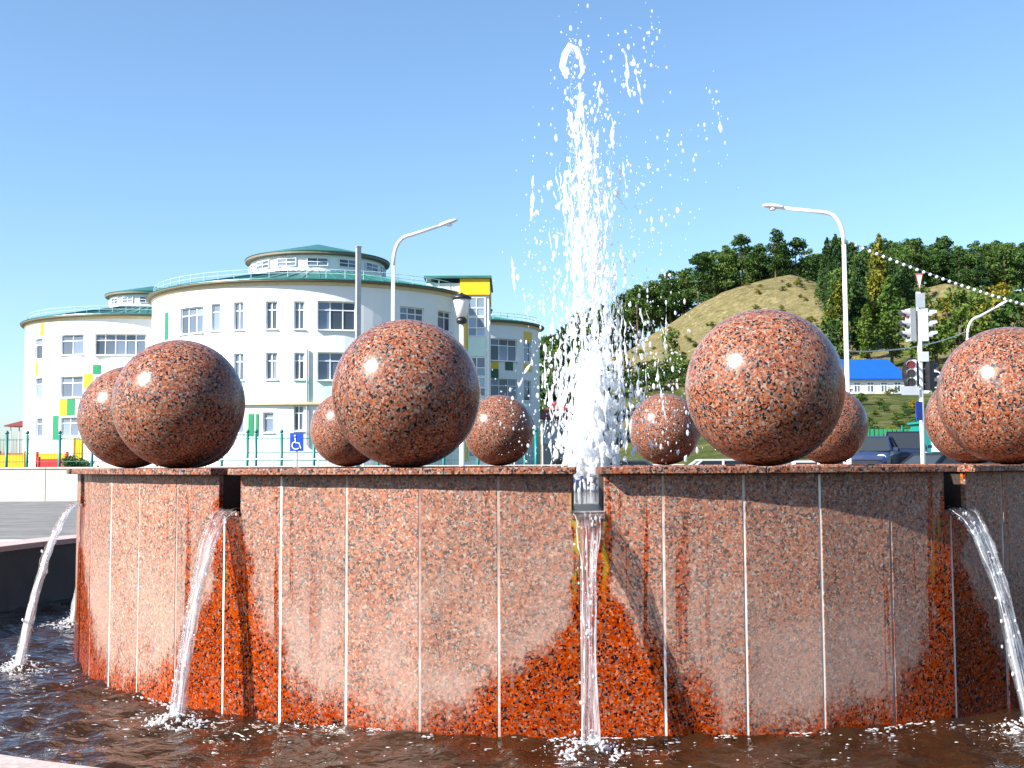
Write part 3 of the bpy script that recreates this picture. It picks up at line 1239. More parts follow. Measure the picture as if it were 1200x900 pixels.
def drum(name, label, cx, cy, r, zt, wins, panels, cup, band=None):
    """wins: px0, px1, py0, py1, columns (photo pixels of the facade openings)"""
    root = empty(name, (cx, cy, 0))
    tag(root, label, 'building')
    off = Vector((cx, cy, 0))
    W_ = []
    for x0, x1, y0, y1, nc in wins:
        h0 = hit_angle(x0, (y0 + y1) / 2, cx, cy, r)
        h1 = hit_angle(x1, (y0 + y1) / 2, cx, cy, r)
        hm0, hm1 = hit_angle((x0 + x1) / 2, y1, cx, cy, r), hit_angle((x0 + x1) / 2, y0, cx, cy, r)
        W_.append((h0[0], h1[0], hm0[1], hm1[1], nc))
    A = sorted(set([round(R_(x), 6) for x in range(-180, 181, 3)] + [round(v, 6) for w_ in W_ for v in w_[:2]]))
    rows = {}
    Zs = sorted(set([-.3, zt] + [round(v, 4) for w_ in W_ for v in w_[2:4]] + ([band[0], band[1]] if band else [])))
    q, qb = MB(), MB()

    def pt(a, rr, z):
        return rad(a) * rr + Vector((0, 0, z))
    for i in range(len(A) - 1):
        am = (A[i] + A[i + 1]) / 2
        if A[i + 1] - A[i] < 1e-6:
            continue
        # merge vertical runs
        for j in range(len(Zs) - 1):
            zm = (Zs[j] + Zs[j + 1]) / 2
            if any(w_[0] < am < w_[1] and w_[2] < zm < w_[3] for w_ in W_):
                continue
            t = qb if band and band[0] < zm < band[1] else q
            t.add([pt(A[i], r, Zs[j]), pt(A[i + 1], r, Zs[j]), pt(A[i + 1], r, Zs[j + 1]), pt(A[i], r, Zs[j + 1])], [(0, 1, 2, 3)])
    for a0, a1, z0, z1, nc in W_:
        ri = r - .35
        inn = [x for x in A if a0 - 1e-6 <= x <= a1 + 1e-6]
        for k in range(len(inn) - 1):
            p, s_ = inn[k], inn[k + 1]
            q.add([pt(p, r, z1), pt(s_, r, z1), pt(s_, ri, z1), pt(p, ri, z1)], [(0, 1, 2, 3)])
            q.add([pt(p, r, z0), pt(s_, r, z0), pt(s_, ri, z0), pt(p, ri, z0)], [(3, 2, 1, 0)])
        for p, fl in ((a0, False), (a1, True)):
            f = (0, 1, 2, 3) if fl else (3, 2, 1, 0)
            q.add([pt(p, r, z0), pt(p, r, z1), pt(p, ri, z1), pt(p, ri, z0)], [f])
    q.build('wall', 'white_plaster', root)
    if band:
        qb.build('wall_band', 'mint', root)
    for a0, a1, z0, z1, nc in W_:
        am = (a0 + a1) / 2
        out = rad(am)
        ux = Vector((math.cos(am), math.sin(am), 0))
        wd = 2 * r * math.sin((a1 - a0) / 2)
        rc = r * math.cos((a1 - a0) / 2) - .16
        window(root, rad(am) * rc + Vector((0, 0, (z0 + z1) / 2)), ux, wd - .02, z1 - z0 - .02, nc, out=out)
        # sill
        s_ = MB()
        s_.prism([(-wd / 2 - .06, 0), (wd / 2 + .06, 0), (wd / 2 + .06, .05), (-wd / 2 - .06, .05)], ux, Vector((0, 0, 1)), -out, .3, rad(am) * (r + .10) + Vector((0, 0, z0 - .052)))
        fix_normals(s_.build('window_sill', 'frame', root))
    for x0, x1, y0, y1, mt in panels:
        h0, h1 = hit_angle(x0, (y0 + y1) / 2, cx, cy, r), hit_angle(x1, (y0 + y1) / 2, cx, cy, r)
        zb, zu = hit_angle((x0 + x1) / 2, y1, cx, cy, r)[1], hit_angle((x0 + x1) / 2, y0, cx, cy, r)[1]
        p = ring_block(h0[0], h1[0], r - .02, r + .04, zb, zu, R_(1.0))
        fix_normals(p.build('colour_panel', mt, root))
    # eaves, roof, cupola
    ov = r + .42
    fix_normals(MB().lathe([(r - .05, zt - .02), (ov - .05, zt - .02), (ov, zt + .02), (ov, zt + .10), (r - .05, zt + .10)], seg=96).build('eave', 'eave', root))
    fix_normals(MB().lathe([(r - .02, zt - .24), (r + .08, zt - .24), (r + .14, zt - .03), (r - .02, zt - .03)], seg=96).build('cornice', 'fascia', root))
    rcup, zc0, zc1, zpk = cup
    zr = zt + .11
    MB().lathe([(ov + .04, zr), (ov + .02, zr + .06), (rcup - .1, zc0 + .02)], seg=96).build('roof', 'roof', root)
    seam = MB()
    for i in range(72):
        a = 2 * math.pi * i / 72
        p0, p1 = pt(a, ov - .02, zr + .07), pt(a, rcup + .02, zc0 + .05)
        seam.tube([p0, p1], .035, 4)
    tag(seam.build('roof_seam', 'roof', root), kind='stuff')
    rl = MB()
    rg = r - .1
    zg = zr + (zc0 - zr) * (ov - rg) / (ov - rcup)
    for lv in (.35, .62):
        rl.tube([pt(2 * math.pi * i / 72, rg, zg + lv) for i in range(73)], .022, 4, cap=False)
    for i in range(60):
        a = 2 * math.pi * i / 60
        rl.tube([pt(a, rg, zg), pt(a, rg, zg + .64)], .02, 4)
    rl.build('roof_railing', 'rail', root)
    MB().lathe([(rcup, zc0 - .3), (rcup, zc1)], seg=64).build('cupola_wall', 'white_plaster', root)
    nwin = 14
    for i in range(nwin):
        a = 2 * math.pi * (i + .35) / nwin
        out = rad(a)
        ux = Vector((math.cos(a), math.sin(a), 0))
        hh = (zc1 - zc0) * .5
        window(root, rad(a) * (rcup + .03) + Vector((0, 0, zc0 + (zc1 - zc0) * .55)), ux, rcup * .30, hh, 2, transom=.5, out=out, fr=.05)
    rco = rcup + .4
    fix_normals(MB().lathe([(rcup - .05, zc1), (rco - .05, zc1), (rco, zc1 + .05), (rco, zc1 + .22), (rcup - .05, zc1 + .22)], seg=64).build('cupola_eave', 'eave', root))
    MB().lathe([(rco + .04, zc1 + .23), (rco, zc1 + .29), (.02, zpk)], seg=64).build('cupola_roof', 'roof', root)
    return root


M['rail'] = simple('pale_blue_railing', (.45, .60, .66), .5)

main_c = (W(372, 430, 89.8).x, 89.8)
zt = 13.95
main = drum('round_building', 'largest white round building with three storeys and green cupola roof', main_c[0], main_c[1], 12.2, zt,
            [(211, 238, 360, 391, 3), (247.5, 258, 356, 388, 1), (274, 285.5, 354, 387, 2), (311.5, 325, 353, 386, 2), (344.5, 357, 353, 386, 2), (372, 417, 353, 387, 3),
             (469, 497, 360, 386, 3), (513, 531, 365, 388, 2),
             (211, 238, 417, 448, 3), (247.5, 258, 416, 447, 1), (274, 285.5, 414, 446, 2), (311.5, 325, 413, 445, 2), (344.5, 357, 413, 445, 2), (372, 417, 413, 446, 3), (465, 495, 416, 446, 3),
             (274, 285.5, 480, 508, 1), (308, 321, 483, 507, 1), (344, 356, 475, 505, 2), (372, 417, 478, 508, 3), (465, 495, 480, 508, 3)],
            [(193.5, 197.5, 366, 398, 'green'), (291, 297, 485, 511, 'green'), (300, 303, 485, 511, 'green'), (230, 236, 485, 511, 'green')],
            (5.1, 15.85, 17.05, 18.75), band=(5.9, 7.45))
# string course with lamp-like bumps above the ground floor and a rain pipe
cc = MB().lathe([(12.18, 5.72), (12.42, 5.72), (12.42, 5.88), (12.18, 5.88)], seg=96)
fix_normals(cc.build('string_course', 'fascia', main))
ha = hit_angle(360, 440, main_c[0], main_c[1], 12.3)
MB().tube([rad(ha[0]) * 12.3 + Vector((0, 0, z)) for z in (3, 9.4)], .06, 8).build('rain_pipe', 'pole_grey', main)
# stair tower joined to its side
def tower():
    y0 = 83.5
    xa, xb = W(500, 400, y0).x, W(539, 400, y0).x
    xc = W(573, 400, y0).x
    zt_ = W(560, 326, y0).z
    zy = W(560, 345, y0).z
    o = Vector(main.location)
    def bx(name, mat, x0, x1, ya, yb, z0, z1):
        q = MB()
        q.box(((x0 + x1) / 2 - o.x, (ya + yb) / 2 - o.y, (z0 + z1) / 2), (x1 - x0, yb - ya, z1 - z0))
        return q.build(name, mat, main)
    bx('stair_tower', 'white_plaster', xa, xc, y0 + .3, y0 + 7, -.2, zt_ - .3)
    bx('tower_parapet', 'yellow', xb, xc + .06, y0 + .1, y0 + 7.1, zy, zt_)
    bx('tower_cap', 'roof', xa - .2, xc + .2, y0 - .1, y0 + 7.2, zt_ + .005, zt_ + .18)
    bx('yellow_strip', 'yellow', W(542, 400, y0).x, W(547, 400, y0).x, y0 + .12, y0 + .298, 2, zy - .01)
    # glazing grid
    gx0, gx1 = W(548, 400, y0).x, W(569, 400, y0).x
    zz = np.linspace(2.2, zy - .15, 9)
    for i in range(8):
        gm = 'glass_blue'
        if i in (2, 5):
            bx('spandrel', 'mint', gx0, gx1, y0 + .2, y0 + .298, zz[i] + .02, zz[i + 1] - .02)
            continue
        window(main, Vector(((gx0 + gx1) / 2 - o.x, y0 + .25 - o.y, (zz[i] + zz[i + 1]) / 2)), Vector((1, 0, 0)), gx1 - gx0, zz[i + 1] - zz[i] - .03, 2, transom=.45, out=Vector((0, -1, 0)), gm=gm)


tower()
left_c = (W(177, 430, 107).x, 107)
drum('round_building', 'smaller white round building with yellow and green squares beside its windows', left_c[0], left_c[1], 10.7, 14.1,
     [(41, 50, 397, 421, 1), (71.5, 98, 392, 416, 2), (111, 171, 391, 416, 5),
      (41, 50, 443, 467, 1), (71, 97, 441, 466, 2), (111, 171, 441, 466, 5), (42, 50, 490, 512, 1), (71, 92, 489, 512, 2), (111, 171, 488, 513, 5)],
     [(98.5, 108.5, 438, 455, 'yellow'), (109, 118, 427.5, 438, 'green'), (70, 78.7, 468, 487, 'yellow'), (79, 87.5, 467, 486.5, 'green'),
      (62, 68.5, 487, 515, 'green'), (47.5, 52, 379, 393, 'yellow'), (42, 44.5, 424, 440, 'yellow')],
     (3.7, 15.85, 16.95, 18.2))
right_c = (W(544, 430, 107).x, 107)
drum('round_building', 'narrow white round building with coloured squares beside the stair tower', right_c[0], right_c[1], 6.9, 14.0,
     [(575, 606, 397, 423, 3), (614, 622.5, 400, 424, 1), (575, 606, 444, 470, 3), (614, 622.5, 446, 470, 1), (575, 606, 490, 514, 3)],
     [(575, 584, 423.5, 432, 'yellow'), (575, 584, 432.3, 443, 'dgreen'), (592, 601, 424, 434, 'dgreen'), (614, 623, 389, 399.5, 'yellow'), (614, 623, 426.5, 435, 'yellow')],
     (2.2, 15.2, 15.6, 16.4))

# ------------------------------------------------------------------ wall, fence and play yard at the left
wy = 57.6
wall_root = empty('yard_wall', (-14, wy, 0))
tag(wall_root, 'low cream concrete wall along the far side of the road', 'wall')
x = -42.0
i = 0
while x < 6:
    wdt = 2.4
    q = MB()
    q.box((x + wdt / 2 + 14, rnd.uniform(-.01, .01), .79), (wdt - .03, .26, 1.62))
    q.build('wall_slab', 'concrete', wall_root)
    q = MB()
    q.box((x + wdt / 2 + 14, 0, 1.64), (wdt - .02, .36, .08))
    q.build('wall_cap', 'concrete', wall_root)
    x += wdt
fence = empty('yard_fence', (-14, wy + 1.2, 0))
tag(fence, 'teal metal fence with round finials standing behind the low cream wall', 'fence')
fx = [W(p, 520, wy + 1.2).x for p in (8, 32, 70, 108, 146, 184, 222, 260, 290, 300, 330, 368, 405, 443, 480, 520, 560, 600, 615, 628)]
for x in fx:
    q = MB()
    q.tube([(x + 14, 0, 0), (x + 14, 0, 3.3)], .075, 8)
    q.lathe([(.0, 3.3), (.09, 3.34), (.1, 3.42), (.05, 3.5), (0.0, 3.52)], (x + 14, 0, 0), 10)
    q.build('post', 'teal', fence, smooth=True)
for z in (1.95, 2.35, 3.05):
    q = MB()
    q.tube([(fx[0] - 8 + 14, 0, z), (fx[-1] + 14, 0, z)], .022, 6)
    q.build('rail', 'teal', fence)
q = MB()
for x in np.arange(fx[0] - 8, fx[-1], .16):
    q.tube([(x + 14, 0, 1.75), (x + 14, 0, 3.12)], .007, 4)
tag(q.build('wire', 'teal', fence), kind='stuff')

# pavilion with red roof
pv = empty('play_pavilion', (W(31, 520, 130).x, 130, 0))
tag(pv, 'small pavilion with a dark red hipped roof beside the left building', 'pavilion')
q = MB()
zr_ = W(24, 499, 130).z
q.add([(-1.9, -1.5, zr_), (1.9, -1.5, zr_), (1.9, 1.5, zr_), (-1.9, 1.5, zr_), (-.6, 0, zr_ + .55), (.6, 0, zr_ + .55), (-1.9, -1.5, zr_ - .12), (1.9, -1.5, zr_ - .12), (1.9, 1.5, zr_ - .12), (-1.9, 1.5, zr_ - .12)],
      [(0, 1, 5, 4), (1, 2, 5), (2, 3, 4, 5), (3, 0, 4), (6, 7, 1, 0), (7, 8, 2, 1), (8, 9, 3, 2), (9, 6, 0, 3), (9, 8, 7, 6)])
q.build('roof', 'redroof', pv)
for sx in (-1.3, 1.3):
    for sy in (-1.1, 1.1):
        MB().tube([(sx, sy, 0), (sx, sy, zr_ - .1)], .07, 6).build('post', 'white', pv)
q = MB()
q.box((0, 1.1, .9), (2.9, .1, 1.8))
q.build('back_panel', 'brown', pv)
# play blocks
def playhouse(px0, px1, ytop, Y, mat, label, roofmat=None):
    x0, x1 = W(px0, 520, Y).x, W(px1, 520, Y).x
    zt_ = W(px0, ytop, Y).z
    r = empty('playground_screen', ((x0 + x1) / 2, Y, 0))
    w_ = x1 - x0
    q = MB()
    q.box((0, 0, zt_ / 2 + .2), (w_ - .2, .12, zt_ - .4))
    q.build('board', mat, r)
    for s_ in (-1, 1):
        q = MB()
        q.tube([(s_ * w_ / 2, 0, 0), (s_ * w_ / 2, 0, zt_ + .12)], .09, 8)
        q.build('post', roofmat or mat, r)
    return tag(r, label, 'play equipment', None)


playhouse(-14, 29, 533, 63, 'yellow', 'yellow board between posts behind the fence near the red pavilion')
playhouse(44, 79, 532, 63.5, 'yellow', 'yellow board between red posts below the left building', 'red')
playhouse(46, 80, 538, 62.4, 'red', 'low red board in front of the yellow board by the fence')
playhouse(0, 30, 531, 70, 'red', 'narrow red board seen over the yellow one by the pavilion')
playhouse(87, 96, 515, 66, 'yellow', 'small upright yellow board beside the shrubs below the left building')

# ------------------------------------------------------------------ lamps and poles
def street_lamp(px, py_top, Y, arm_px, arm_py, label, headdir):
    b0 = W(px, py_top, Y)
    z0 = height(b0.x, Y)
    root = empty('street_lamp', (b0.x, Y, z0))
    tag(root, label, 'street lamp')
    e = W(arm_px, arm_py, Y)
    H = b0.z - z0
    dx, dz = e.x - b0.x, e.z - b0.z
    q = MB()
    q.tube([(0, 0, 0), (0, 0, 1.1), (0, 0, 1.15), (0, 0, H - 1.0)], [.11, .11, .075, .06], 12)
    q.build('pole', 'pole_white', root, smooth=True)
    MB().lathe([(.0, 0), (.19, 0), (.19, .04), (.13, .06), (.0, .06)], seg=16).build('base_plate', 'pole_grey', root)
    # bent arm: quarter curve, then straight
    sg = 1 if dx > 0 else -1
    rr = .75
    P = [Vector((0, 0, H - 1.0))]
    sl = math.atan2(dz, abs(dx))
    top = Vector((sg * rr * .75, 0, H - .08 + dz * .15))
    for t in np.linspace(.15, 1, 9):
        p0, p1, p2 = Vector((0, 0, H - 1.0)), Vector((0, 0, H - .1)), top
        P.append(p0 * (1 - t) ** 2 + p1 * 2 * t * (1 - t) + p2 * t * t)
    P.append(Vector((dx * .96, 0, H + dz)))
    MB().tube(P, [.058] * (len(P) - 1) + [.045], 10).build('arm', 'pole_white', root, smooth=True)
    hd = MB()
    ax = Vector((dx * .96, 0, H + dz)) - P[-2]
    ax.normalize()
    hp = Vector((dx * .96, 0, H + dz)) - ax * .1
    secs = [(0, .05, .05), (.08, .11, .07), (.3, .15, .09), (.5, .14, .075), (.62, .06, .03)]
    vs, fs = [], []
    for s_, wy_, hz in secs:
        c = hp + ax * s_
        for k in range(10):
            a = 2 * math.pi * k / 10
            vs.append(c + Vector((0, wy_ * math.cos(a), hz * math.sin(a) * (1 if math.sin(a) > 0 else .5))))
    for i in range(len(secs) - 1):
        for k in range(10):
            fs.append((i * 10 + k, i * 10 + (k + 1) % 10, (i + 1) * 10 + (k + 1) % 10, (i + 1) * 10 + k))
    fs += [tuple(range(10)), tuple(40 + k for k in reversed(range(10)))]
    hd.add(vs, fs)
    ho = fix_normals(hd.build('lamp_head', 'pole_white', root, smooth=True))
    q = MB()
    c = hp + ax * .34 + Vector((0, 0, -.05))
    q.lathe([(.0, -.06), (.08, -.05), (.11, 0), (.0, .005)], c, 12)
    q.build('lamp_glass', 'lamp_glass', ho, smooth=True)
    return root


street_lamp(461, 274, 36, 520, 264, 'white street lamp rising behind a granite ball before the largest round building', 1)
street_lamp(988, 246, 33, 912, 243.5, 'tall white street lamp with long level arm before the wooded hill', -1)
street_lamp(1133, 371, 54, 1171, 359, 'small distant street lamp with short bent arm beyond the traffic lights', 1)

b0 = W(420, 290, 50)
mast = empty('mast', (b0.x, 50, height(b0.x, 50)))
tag(mast, 'plain square grey mast without lamp before the largest round building', 'pole')
q = MB()
H = b0.z - height(b0.x, 50)
q.box((0, 0, H / 2), (.19, .19, H), .5)
q.build('shaft', 'pole_grey', mast)
q = MB()
q.box((0, 0, H + .02), (.24, .24, .04), .5)
q.build('cap', 'pole_grey', mast)
q = MB()
q.box((0, 0, .03), (.45, .45, .06), .5)
q.build('foot', 'pole_grey', mast)

b0 = W(541, 345, 24)
lan = empty('park_lantern', (b0.x, 24, 0))
tag(lan, 'park lantern with white tapered shade and black cap on a white post', 'lantern')
zt_ = b0.z
MB().lathe([(0, 0), (.14, 0), (.14, .5), (.10, .55), (.055, .65), (.05, zt_ - .62), (.0, zt_ - .62)], seg=16).build('post', 'pole_white', lan, smooth=True)
MB().lathe([(0, zt_ - .62), (.10, zt_ - .60), (.12, zt_ - .53), (.07, zt_ - .48), (0, zt_ - .48)], seg=16).build('collar', 'black', lan, smooth=True)
MB().lathe([(0, zt_ - .479), (.10, zt_ - .475), (.165, zt_ - .15), (.165, zt_ - .105), (0, zt_ - .105)], seg=20).build('shade', 'lamp_glass', lan, smooth=True)
MB().lathe([(0, zt_ - .104), (.20, zt_ - .10), (.205, zt_ - .06), (.12, zt_ - .02), (.03, zt_ + .02), (0, zt_ + .05)], seg=20).build('cap', 'black', lan, smooth=True)

# ------------------------------------------------------------------ traffic lights
TY = 30.0
tp_ = W(1076, 338, TY)
tz0 = height(tp_.x, TY)
tr = empty('traffic_light', (tp_.x, TY, tz0))
tag(tr, 'traffic light pole with paired signal heads, road signs and small plates', 'traffic light')
o0 = Vector((tp_.x, TY, tz0))
pb = W(1080, 520, TY)
MB().tube([(0, 0, 0), (0, 0, tp_.z - tz0 - .1)], .062, 12).build('pole', 'pole_white', tr, smooth=True)


def signal_head(px, py, face, mat='signal_grey', hgt=.84, w=.24):
    """housing with three hooded lenses facing the horizontal direction face"""
    c = W(px, py, TY) - o0
    fx_ = Vector(face).normalized()
    sx = fx_.cross(Vector((0, 0, 1)))
    q = MB()
    q.prism([(-w / 2, -hgt / 2), (w / 2, -hgt / 2), (w / 2, hgt / 2), (-w / 2, hgt / 2)], sx, Vector((0, 0, 1)), -fx_, .16, c + fx_ * .05)
    h = fix_normals(q.build('signal_head', mat, tr))
    for i, mt in enumerate(('lens_red', 'lens_dark', 'lens_dark')):
        cc_ = c + Vector((0, 0, hgt * (.32 - .32 * i))) + fx_ * .052
        vs, fs = [], []
        n_ = 14
        for k in range(n_):
            a = 2 * math.pi * k / n_
            vs.append(cc_ + sx * (.10 * math.cos(a)) + Vector((0, 0, .10 * math.sin(a))) + fx_ * .012)
        qq = MB()
        qq.add(vs, [tuple(range(n_))])
        qq.build('lens', mt, h)
        # hood: open half cylinder over the lens
        vs, fs = [], []
        for k in range(11):
            a = R_(-25 + 230 * k / 10)
            for ex, rr_ in ((0, .118), (.22 if 20 < -25 + 230 * k / 10 < 160 else .10, .112)):
                vs.append(cc_ + sx * (rr_ * math.cos(a)) + Vector((0, 0, rr_ * math.sin(a))) + fx_ * ex)
        for k in range(10):
            fs.append((k * 2, k * 2 + 2, k * 2 + 3, k * 2 + 1))
        qq = MB()
        qq.add(vs, fs)
        qq.build('hood', mat, h)
    # bracket to the pole
    pc = Vector((0, 0, c.z))
    for dz in (-.2, .2):
        MB().tube([c + Vector((0, 0, dz)), pc + Vector((0, 0, dz))], .018, 6).build('bracket', 'pole_grey', tr)
    return h


signal_head(1066, 381, (-1, -.25, 0))
signal_head(1085, 381, (1, -.25, 0))
# low head facing the camera, with round black back board
c = W(1069, 438, TY) - o0
q = MB()
n_ = 28
q.prism([(.27 * math.cos(2 * math.pi * k / n_), .42 * math.sin(2 * math.pi * k / n_)) for k in range(n_)], Vector((1, 0, 0)), Vector((0, 0, 1)), Vector((0, 1, 0)), .02, c + Vector((0, -.02, 0)))
fix_normals(q.build('back_board', 'black', tr))
signal_head(1069, 438, (-.5, -1, 0), 'white', .70, .22)
signal_head(1089, 441, (.9, .45, 0), 'black', .72, .24)


def plate(px0, px1, py0, py1, mat, name='sign_plate', rz=0.0, dy=-.09, poly=None):
    a_, b_ = W(px0, py0, TY) - o0, W(px1, py1, TY) - o0
    q = MB()
    cx_, cz_ = (a_.x + b_.x) / 2, (a_.z + b_.z) / 2
    w_, h_ = abs(b_.x - a_.x), abs(a_.z - b_.z)
    ux = Vector((math.cos(rz), math.sin(rz), 0))
    P = [(-w_ / 2, -h_ / 2), (w_ / 2, -h_ / 2), (w_ / 2, h_ / 2), (-w_ / 2, h_ / 2)] if not poly else [(u * w_, v * h_) for u, v in poly]
    q.prism(P, ux, Vector((0, 0, 1)), Vector((-ux.y, ux.x, 0)), .012, Vector((cx_, dy, cz_)))
    return fix_normals(q.build(name, mat, tr))


M['pink'] = simple('faded_red_film', (.42, .10, .11), .5)
tri = [(-.5, .5), (0, -.5), (.5, .5)]
plate(1071, 1081, 321, 341, 'pink', 'yield_sign', .15, -.10, tri)
plate(1072.5, 1079.5, 323, 338, 'white', 'yield_sign_face', .15, -.105, tri)
plate(1071.5, 1083, 344, 361, 'grey', 'sign_plate', .1)
plate(1074, 1087, 412.5, 424, 'grey', 'sign_plate', -.1)
plate(1070, 1081, 471, 493, 'sign_blue', 'sign_plate', .5, -.12)
plate(1055, 1076, 453, 463, 'grey', 'sign_plate', .0, -.11)

# ------------------------------------------------------------------ strings of lights
def cable(p0, p1, sag, n_, name, label, r, bulbs=0):
    mid = (p0 + p1) / 2
    root = empty(name, p0)
    tag(root, label, 'cable')
    pts = []
    for i in range(n_ + 1):
        t = i / n_
        pts.append(p0.lerp(p1, t) + Vector((0, 0, -sag * 4 * t * (1 - t))) - p0)
    MB().tube(pts, r, 6).build('wire', 'pole_grey', root, smooth=True)
    if bulbs:
        q = MB()
        q.v = [tuple(x * .055) for x in iv1]
        q.f = [tuple(f) for f in jf1]
        o = q.build('bulb', 'white', root, smooth=True)
        for i in range(bulbs):
            t = (i + .5) / bulbs
            bo = o if i == 0 else o.copy()
            if i:
                COL.objects.link(bo)
                bo.parent = root
            bo.location = p0.lerp(p1, t) + Vector((0, 0, -sag * 4 * t * (1 - t) - .03)) - p0
    return root


cable(W(990.3, 281, 33), W(1215, 360, 37), .12, 24, 'festoon_string', 'string of small white bulbs slanting down from the tall lamp', .010, 30)
cable(W(996.5, 412, 33), W(1133, 388, 54), .25, 20, 'overhead_wire', 'thin sagging wire between the tall lamp and the small distant lamp', .022)

# blue sign by the kerb
sg = W(348, 518, 40)
sr = empty('parking_sign', (sg.x, 40, 0))
tag(sr, 'small blue square sign with white wheelchair mark by the road', 'sign')
MB().tube([(0, 0, 0), (0, 0, sg.z + .2)], .03, 8).build('post', 'pole_grey', sr)
q = MB()
q.box((0, -.045, sg.z), (.46, .02, .62))
q.build('plate', 'sign_blue', sr)
q = MB()
ring = []
for k in range(9):
    a = R_(100 + 215 * k / 8)
    ring.append(Vector((-.02 + .13 * math.cos(a), -.062, sg.z - .12 + .13 * math.sin(a))))
q.tube(ring, .02, 6)
q.tube([(-.05, -.062, sg.z + .14), (-.03, -.062, sg.z - .03), (.09, -.062, sg.z - .04), (.15, -.062, sg.z - .22)], .022, 6)
q.lathe([(0, -.035), (.03, -.02), (.035, 0), (.03, .02), (0, .035)], (-.055, -.062, sg.z + .21), 8)
q.build('wheelchair_mark', 'white', sr)

# white railing seen between the left balls
rl = empty('road_railing', (W(320, 530, 52).x, 52, 0))
tag(rl, 'white tubular railing along the road before the largest round building', 'railing')
for i in range(-6, 7):
    MB().tube([(i * 1.0, 0, 0), (i * 1.0, 0, 2.0)], .04, 8).build('post', 'pole_white', rl)
for z in (1.1, 1.55, 1.98):
    MB().tube([(-6, 0, z), (6, 0, z)], .03, 8).build('rail', 'pole_white', rl)

# ------------------------------------------------------------------ cars
def car_paint(name, col):
    B = NB(name)
    B.b.inputs['Base Color'].default_value = tuple(col) + (1,)
    B.b.inputs['Roughness'].default_value = .3
    B.b.inputs['Coat Weight'].default_value = .25
    B.b.inputs['Coat Roughness'].default_value = .06
    return B.mat


def car(px, Y, rz, paint, label, tall=1.0, py=None):
    p = W(px, 530, Y)
    z0 = height(p.x, Y) + .03
    root = empty('parked_car', (p.x, Y, z0), rz)
    tag(root, label, 'car')
    # loft along x (length 4.3): stations of (x, bottom z, belt z, half width)
    L = [(-2.15, .42, .62, .70), (-2.08, .30, .74, .80), (-1.6, .24, .86, .86), (-.6, .22, .93, .88), (.7, .22, .95, .88), (1.7, .24, .95, .86), (2.05, .32, .92, .80), (2.13, .45, .80, .72)]
    vs, fs = [], []
    for x, zb, zt_, w in L:
        zt_ = zb + (zt_ - zb) * (1 + .12 * (tall - 1))
        for y, z in ((-w * .86, zb), (-w, zb + .18), (-w, zt_ - .12), (-w * .90, zt_), (0, zt_ + .03), (w * .90, zt_), (w, zt_ - .12), (w, zb + .18), (w * .86, zb)):
            vs.append((x, y, z))
    for i in range(len(L) - 1):
        for k in range(9):
            fs.append((i * 9 + k, i * 9 + (k + 1) % 9, (i + 1) * 9 + (k + 1) % 9, (i + 1) * 9 + k))
    fs += [tuple(range(9)), tuple(63 + k for k in reversed(range(9)))]
    q = MB()
    q.add(vs, fs)
    fix_normals(q.build('body', paint, root, smooth=False))
    zr2 = .95 + .52 * tall
    # cabin: glass volume and roof above it, pillars between
    C = [(-1.05, .93, .78), (-.35, zr2 - .04, .62), (1.0, zr2 - .04, .62), (1.75, .96, .76)]
    q = MB()
    vs = [(x, s_ * w, z) for x, z, w in C for s_ in (-1, 1)]
    q.add(vs, [(0, 2, 3, 1), (2, 4, 5, 3), (4, 6, 7, 5), (0, 6, 4, 2), (1, 3, 5, 7), (0, 1, 7, 6)])
    fix_normals(q.build('windows', 'glass_dark', root))
    q = MB()
    q.box((.33, 0, zr2 - .01), (1.38, 1.26, .05))
    ro = q.build('roof', paint, root)
    for s_ in (-1, 1):
        q = MB()
        for a_, b_ in ((0, 1), (3, 2)):
            MB().tube([(C[a_][0], s_ * C[a_][2], C[a_][1]), (C[b_][0], s_ * C[b_][2], C[b_][1])], .035, 6).build('pillar', paint, root)
        MB().tube([(.25, s_ * .80, .95), (.3, s_ * .625, zr2 - .02)], .04, 6).build('pillar', paint, root)
        q = MB()
        q.box((-.75, s_ * .94, 1.0), (.1, .16, .12))
        q.build('wing_mirror', paint, root)
        q = MB()
        q.lathe([(0, -.03), (.10, -.02), (.13, 0), (.10, .02), (0, .03)], (0, 0, 0), 12)
        q.v = [(-2.07 + .3 * z, s_ * .60 + y * 1.4, .68 + x * .9) for x, y, z in q.v]
        q.build('headlight', 'white', root, smooth=True)
        q = MB()
        q.box((2.08, s_ * .68, .75), (.06, .2, .2))
        q.build('tail_light', 'lens_red', root)
        for wx in (-1.3, 1.3):
            q = MB()
            q.lathe([(.18, -.1), (.30, -.1), (.32, -.05), (.32, .05), (.30, .1), (.18, .1)], (0, 0, 0), 18)
            q.v = [(wx + x, s_ * .80 + z, .32 + y) for x, y, z in q.v]
            t_ = q.build('wheel', 'tyre', root, smooth=True)
            q = MB()
            q.lathe([(0, -.09), (.18, -.085), (.19, .085), (0, .09)], (0, 0, 0), 14)
            q.v = [(wx + x, s_ * .80 + z, .32 + y) for x, y, z in q.v]
            q.build('rim', 'chrome', t_)
    q = MB()
    q.box((-2.14, 0, .50), (.04, 1.0, .12))
    q.build('grille', 'black', root)
    return root


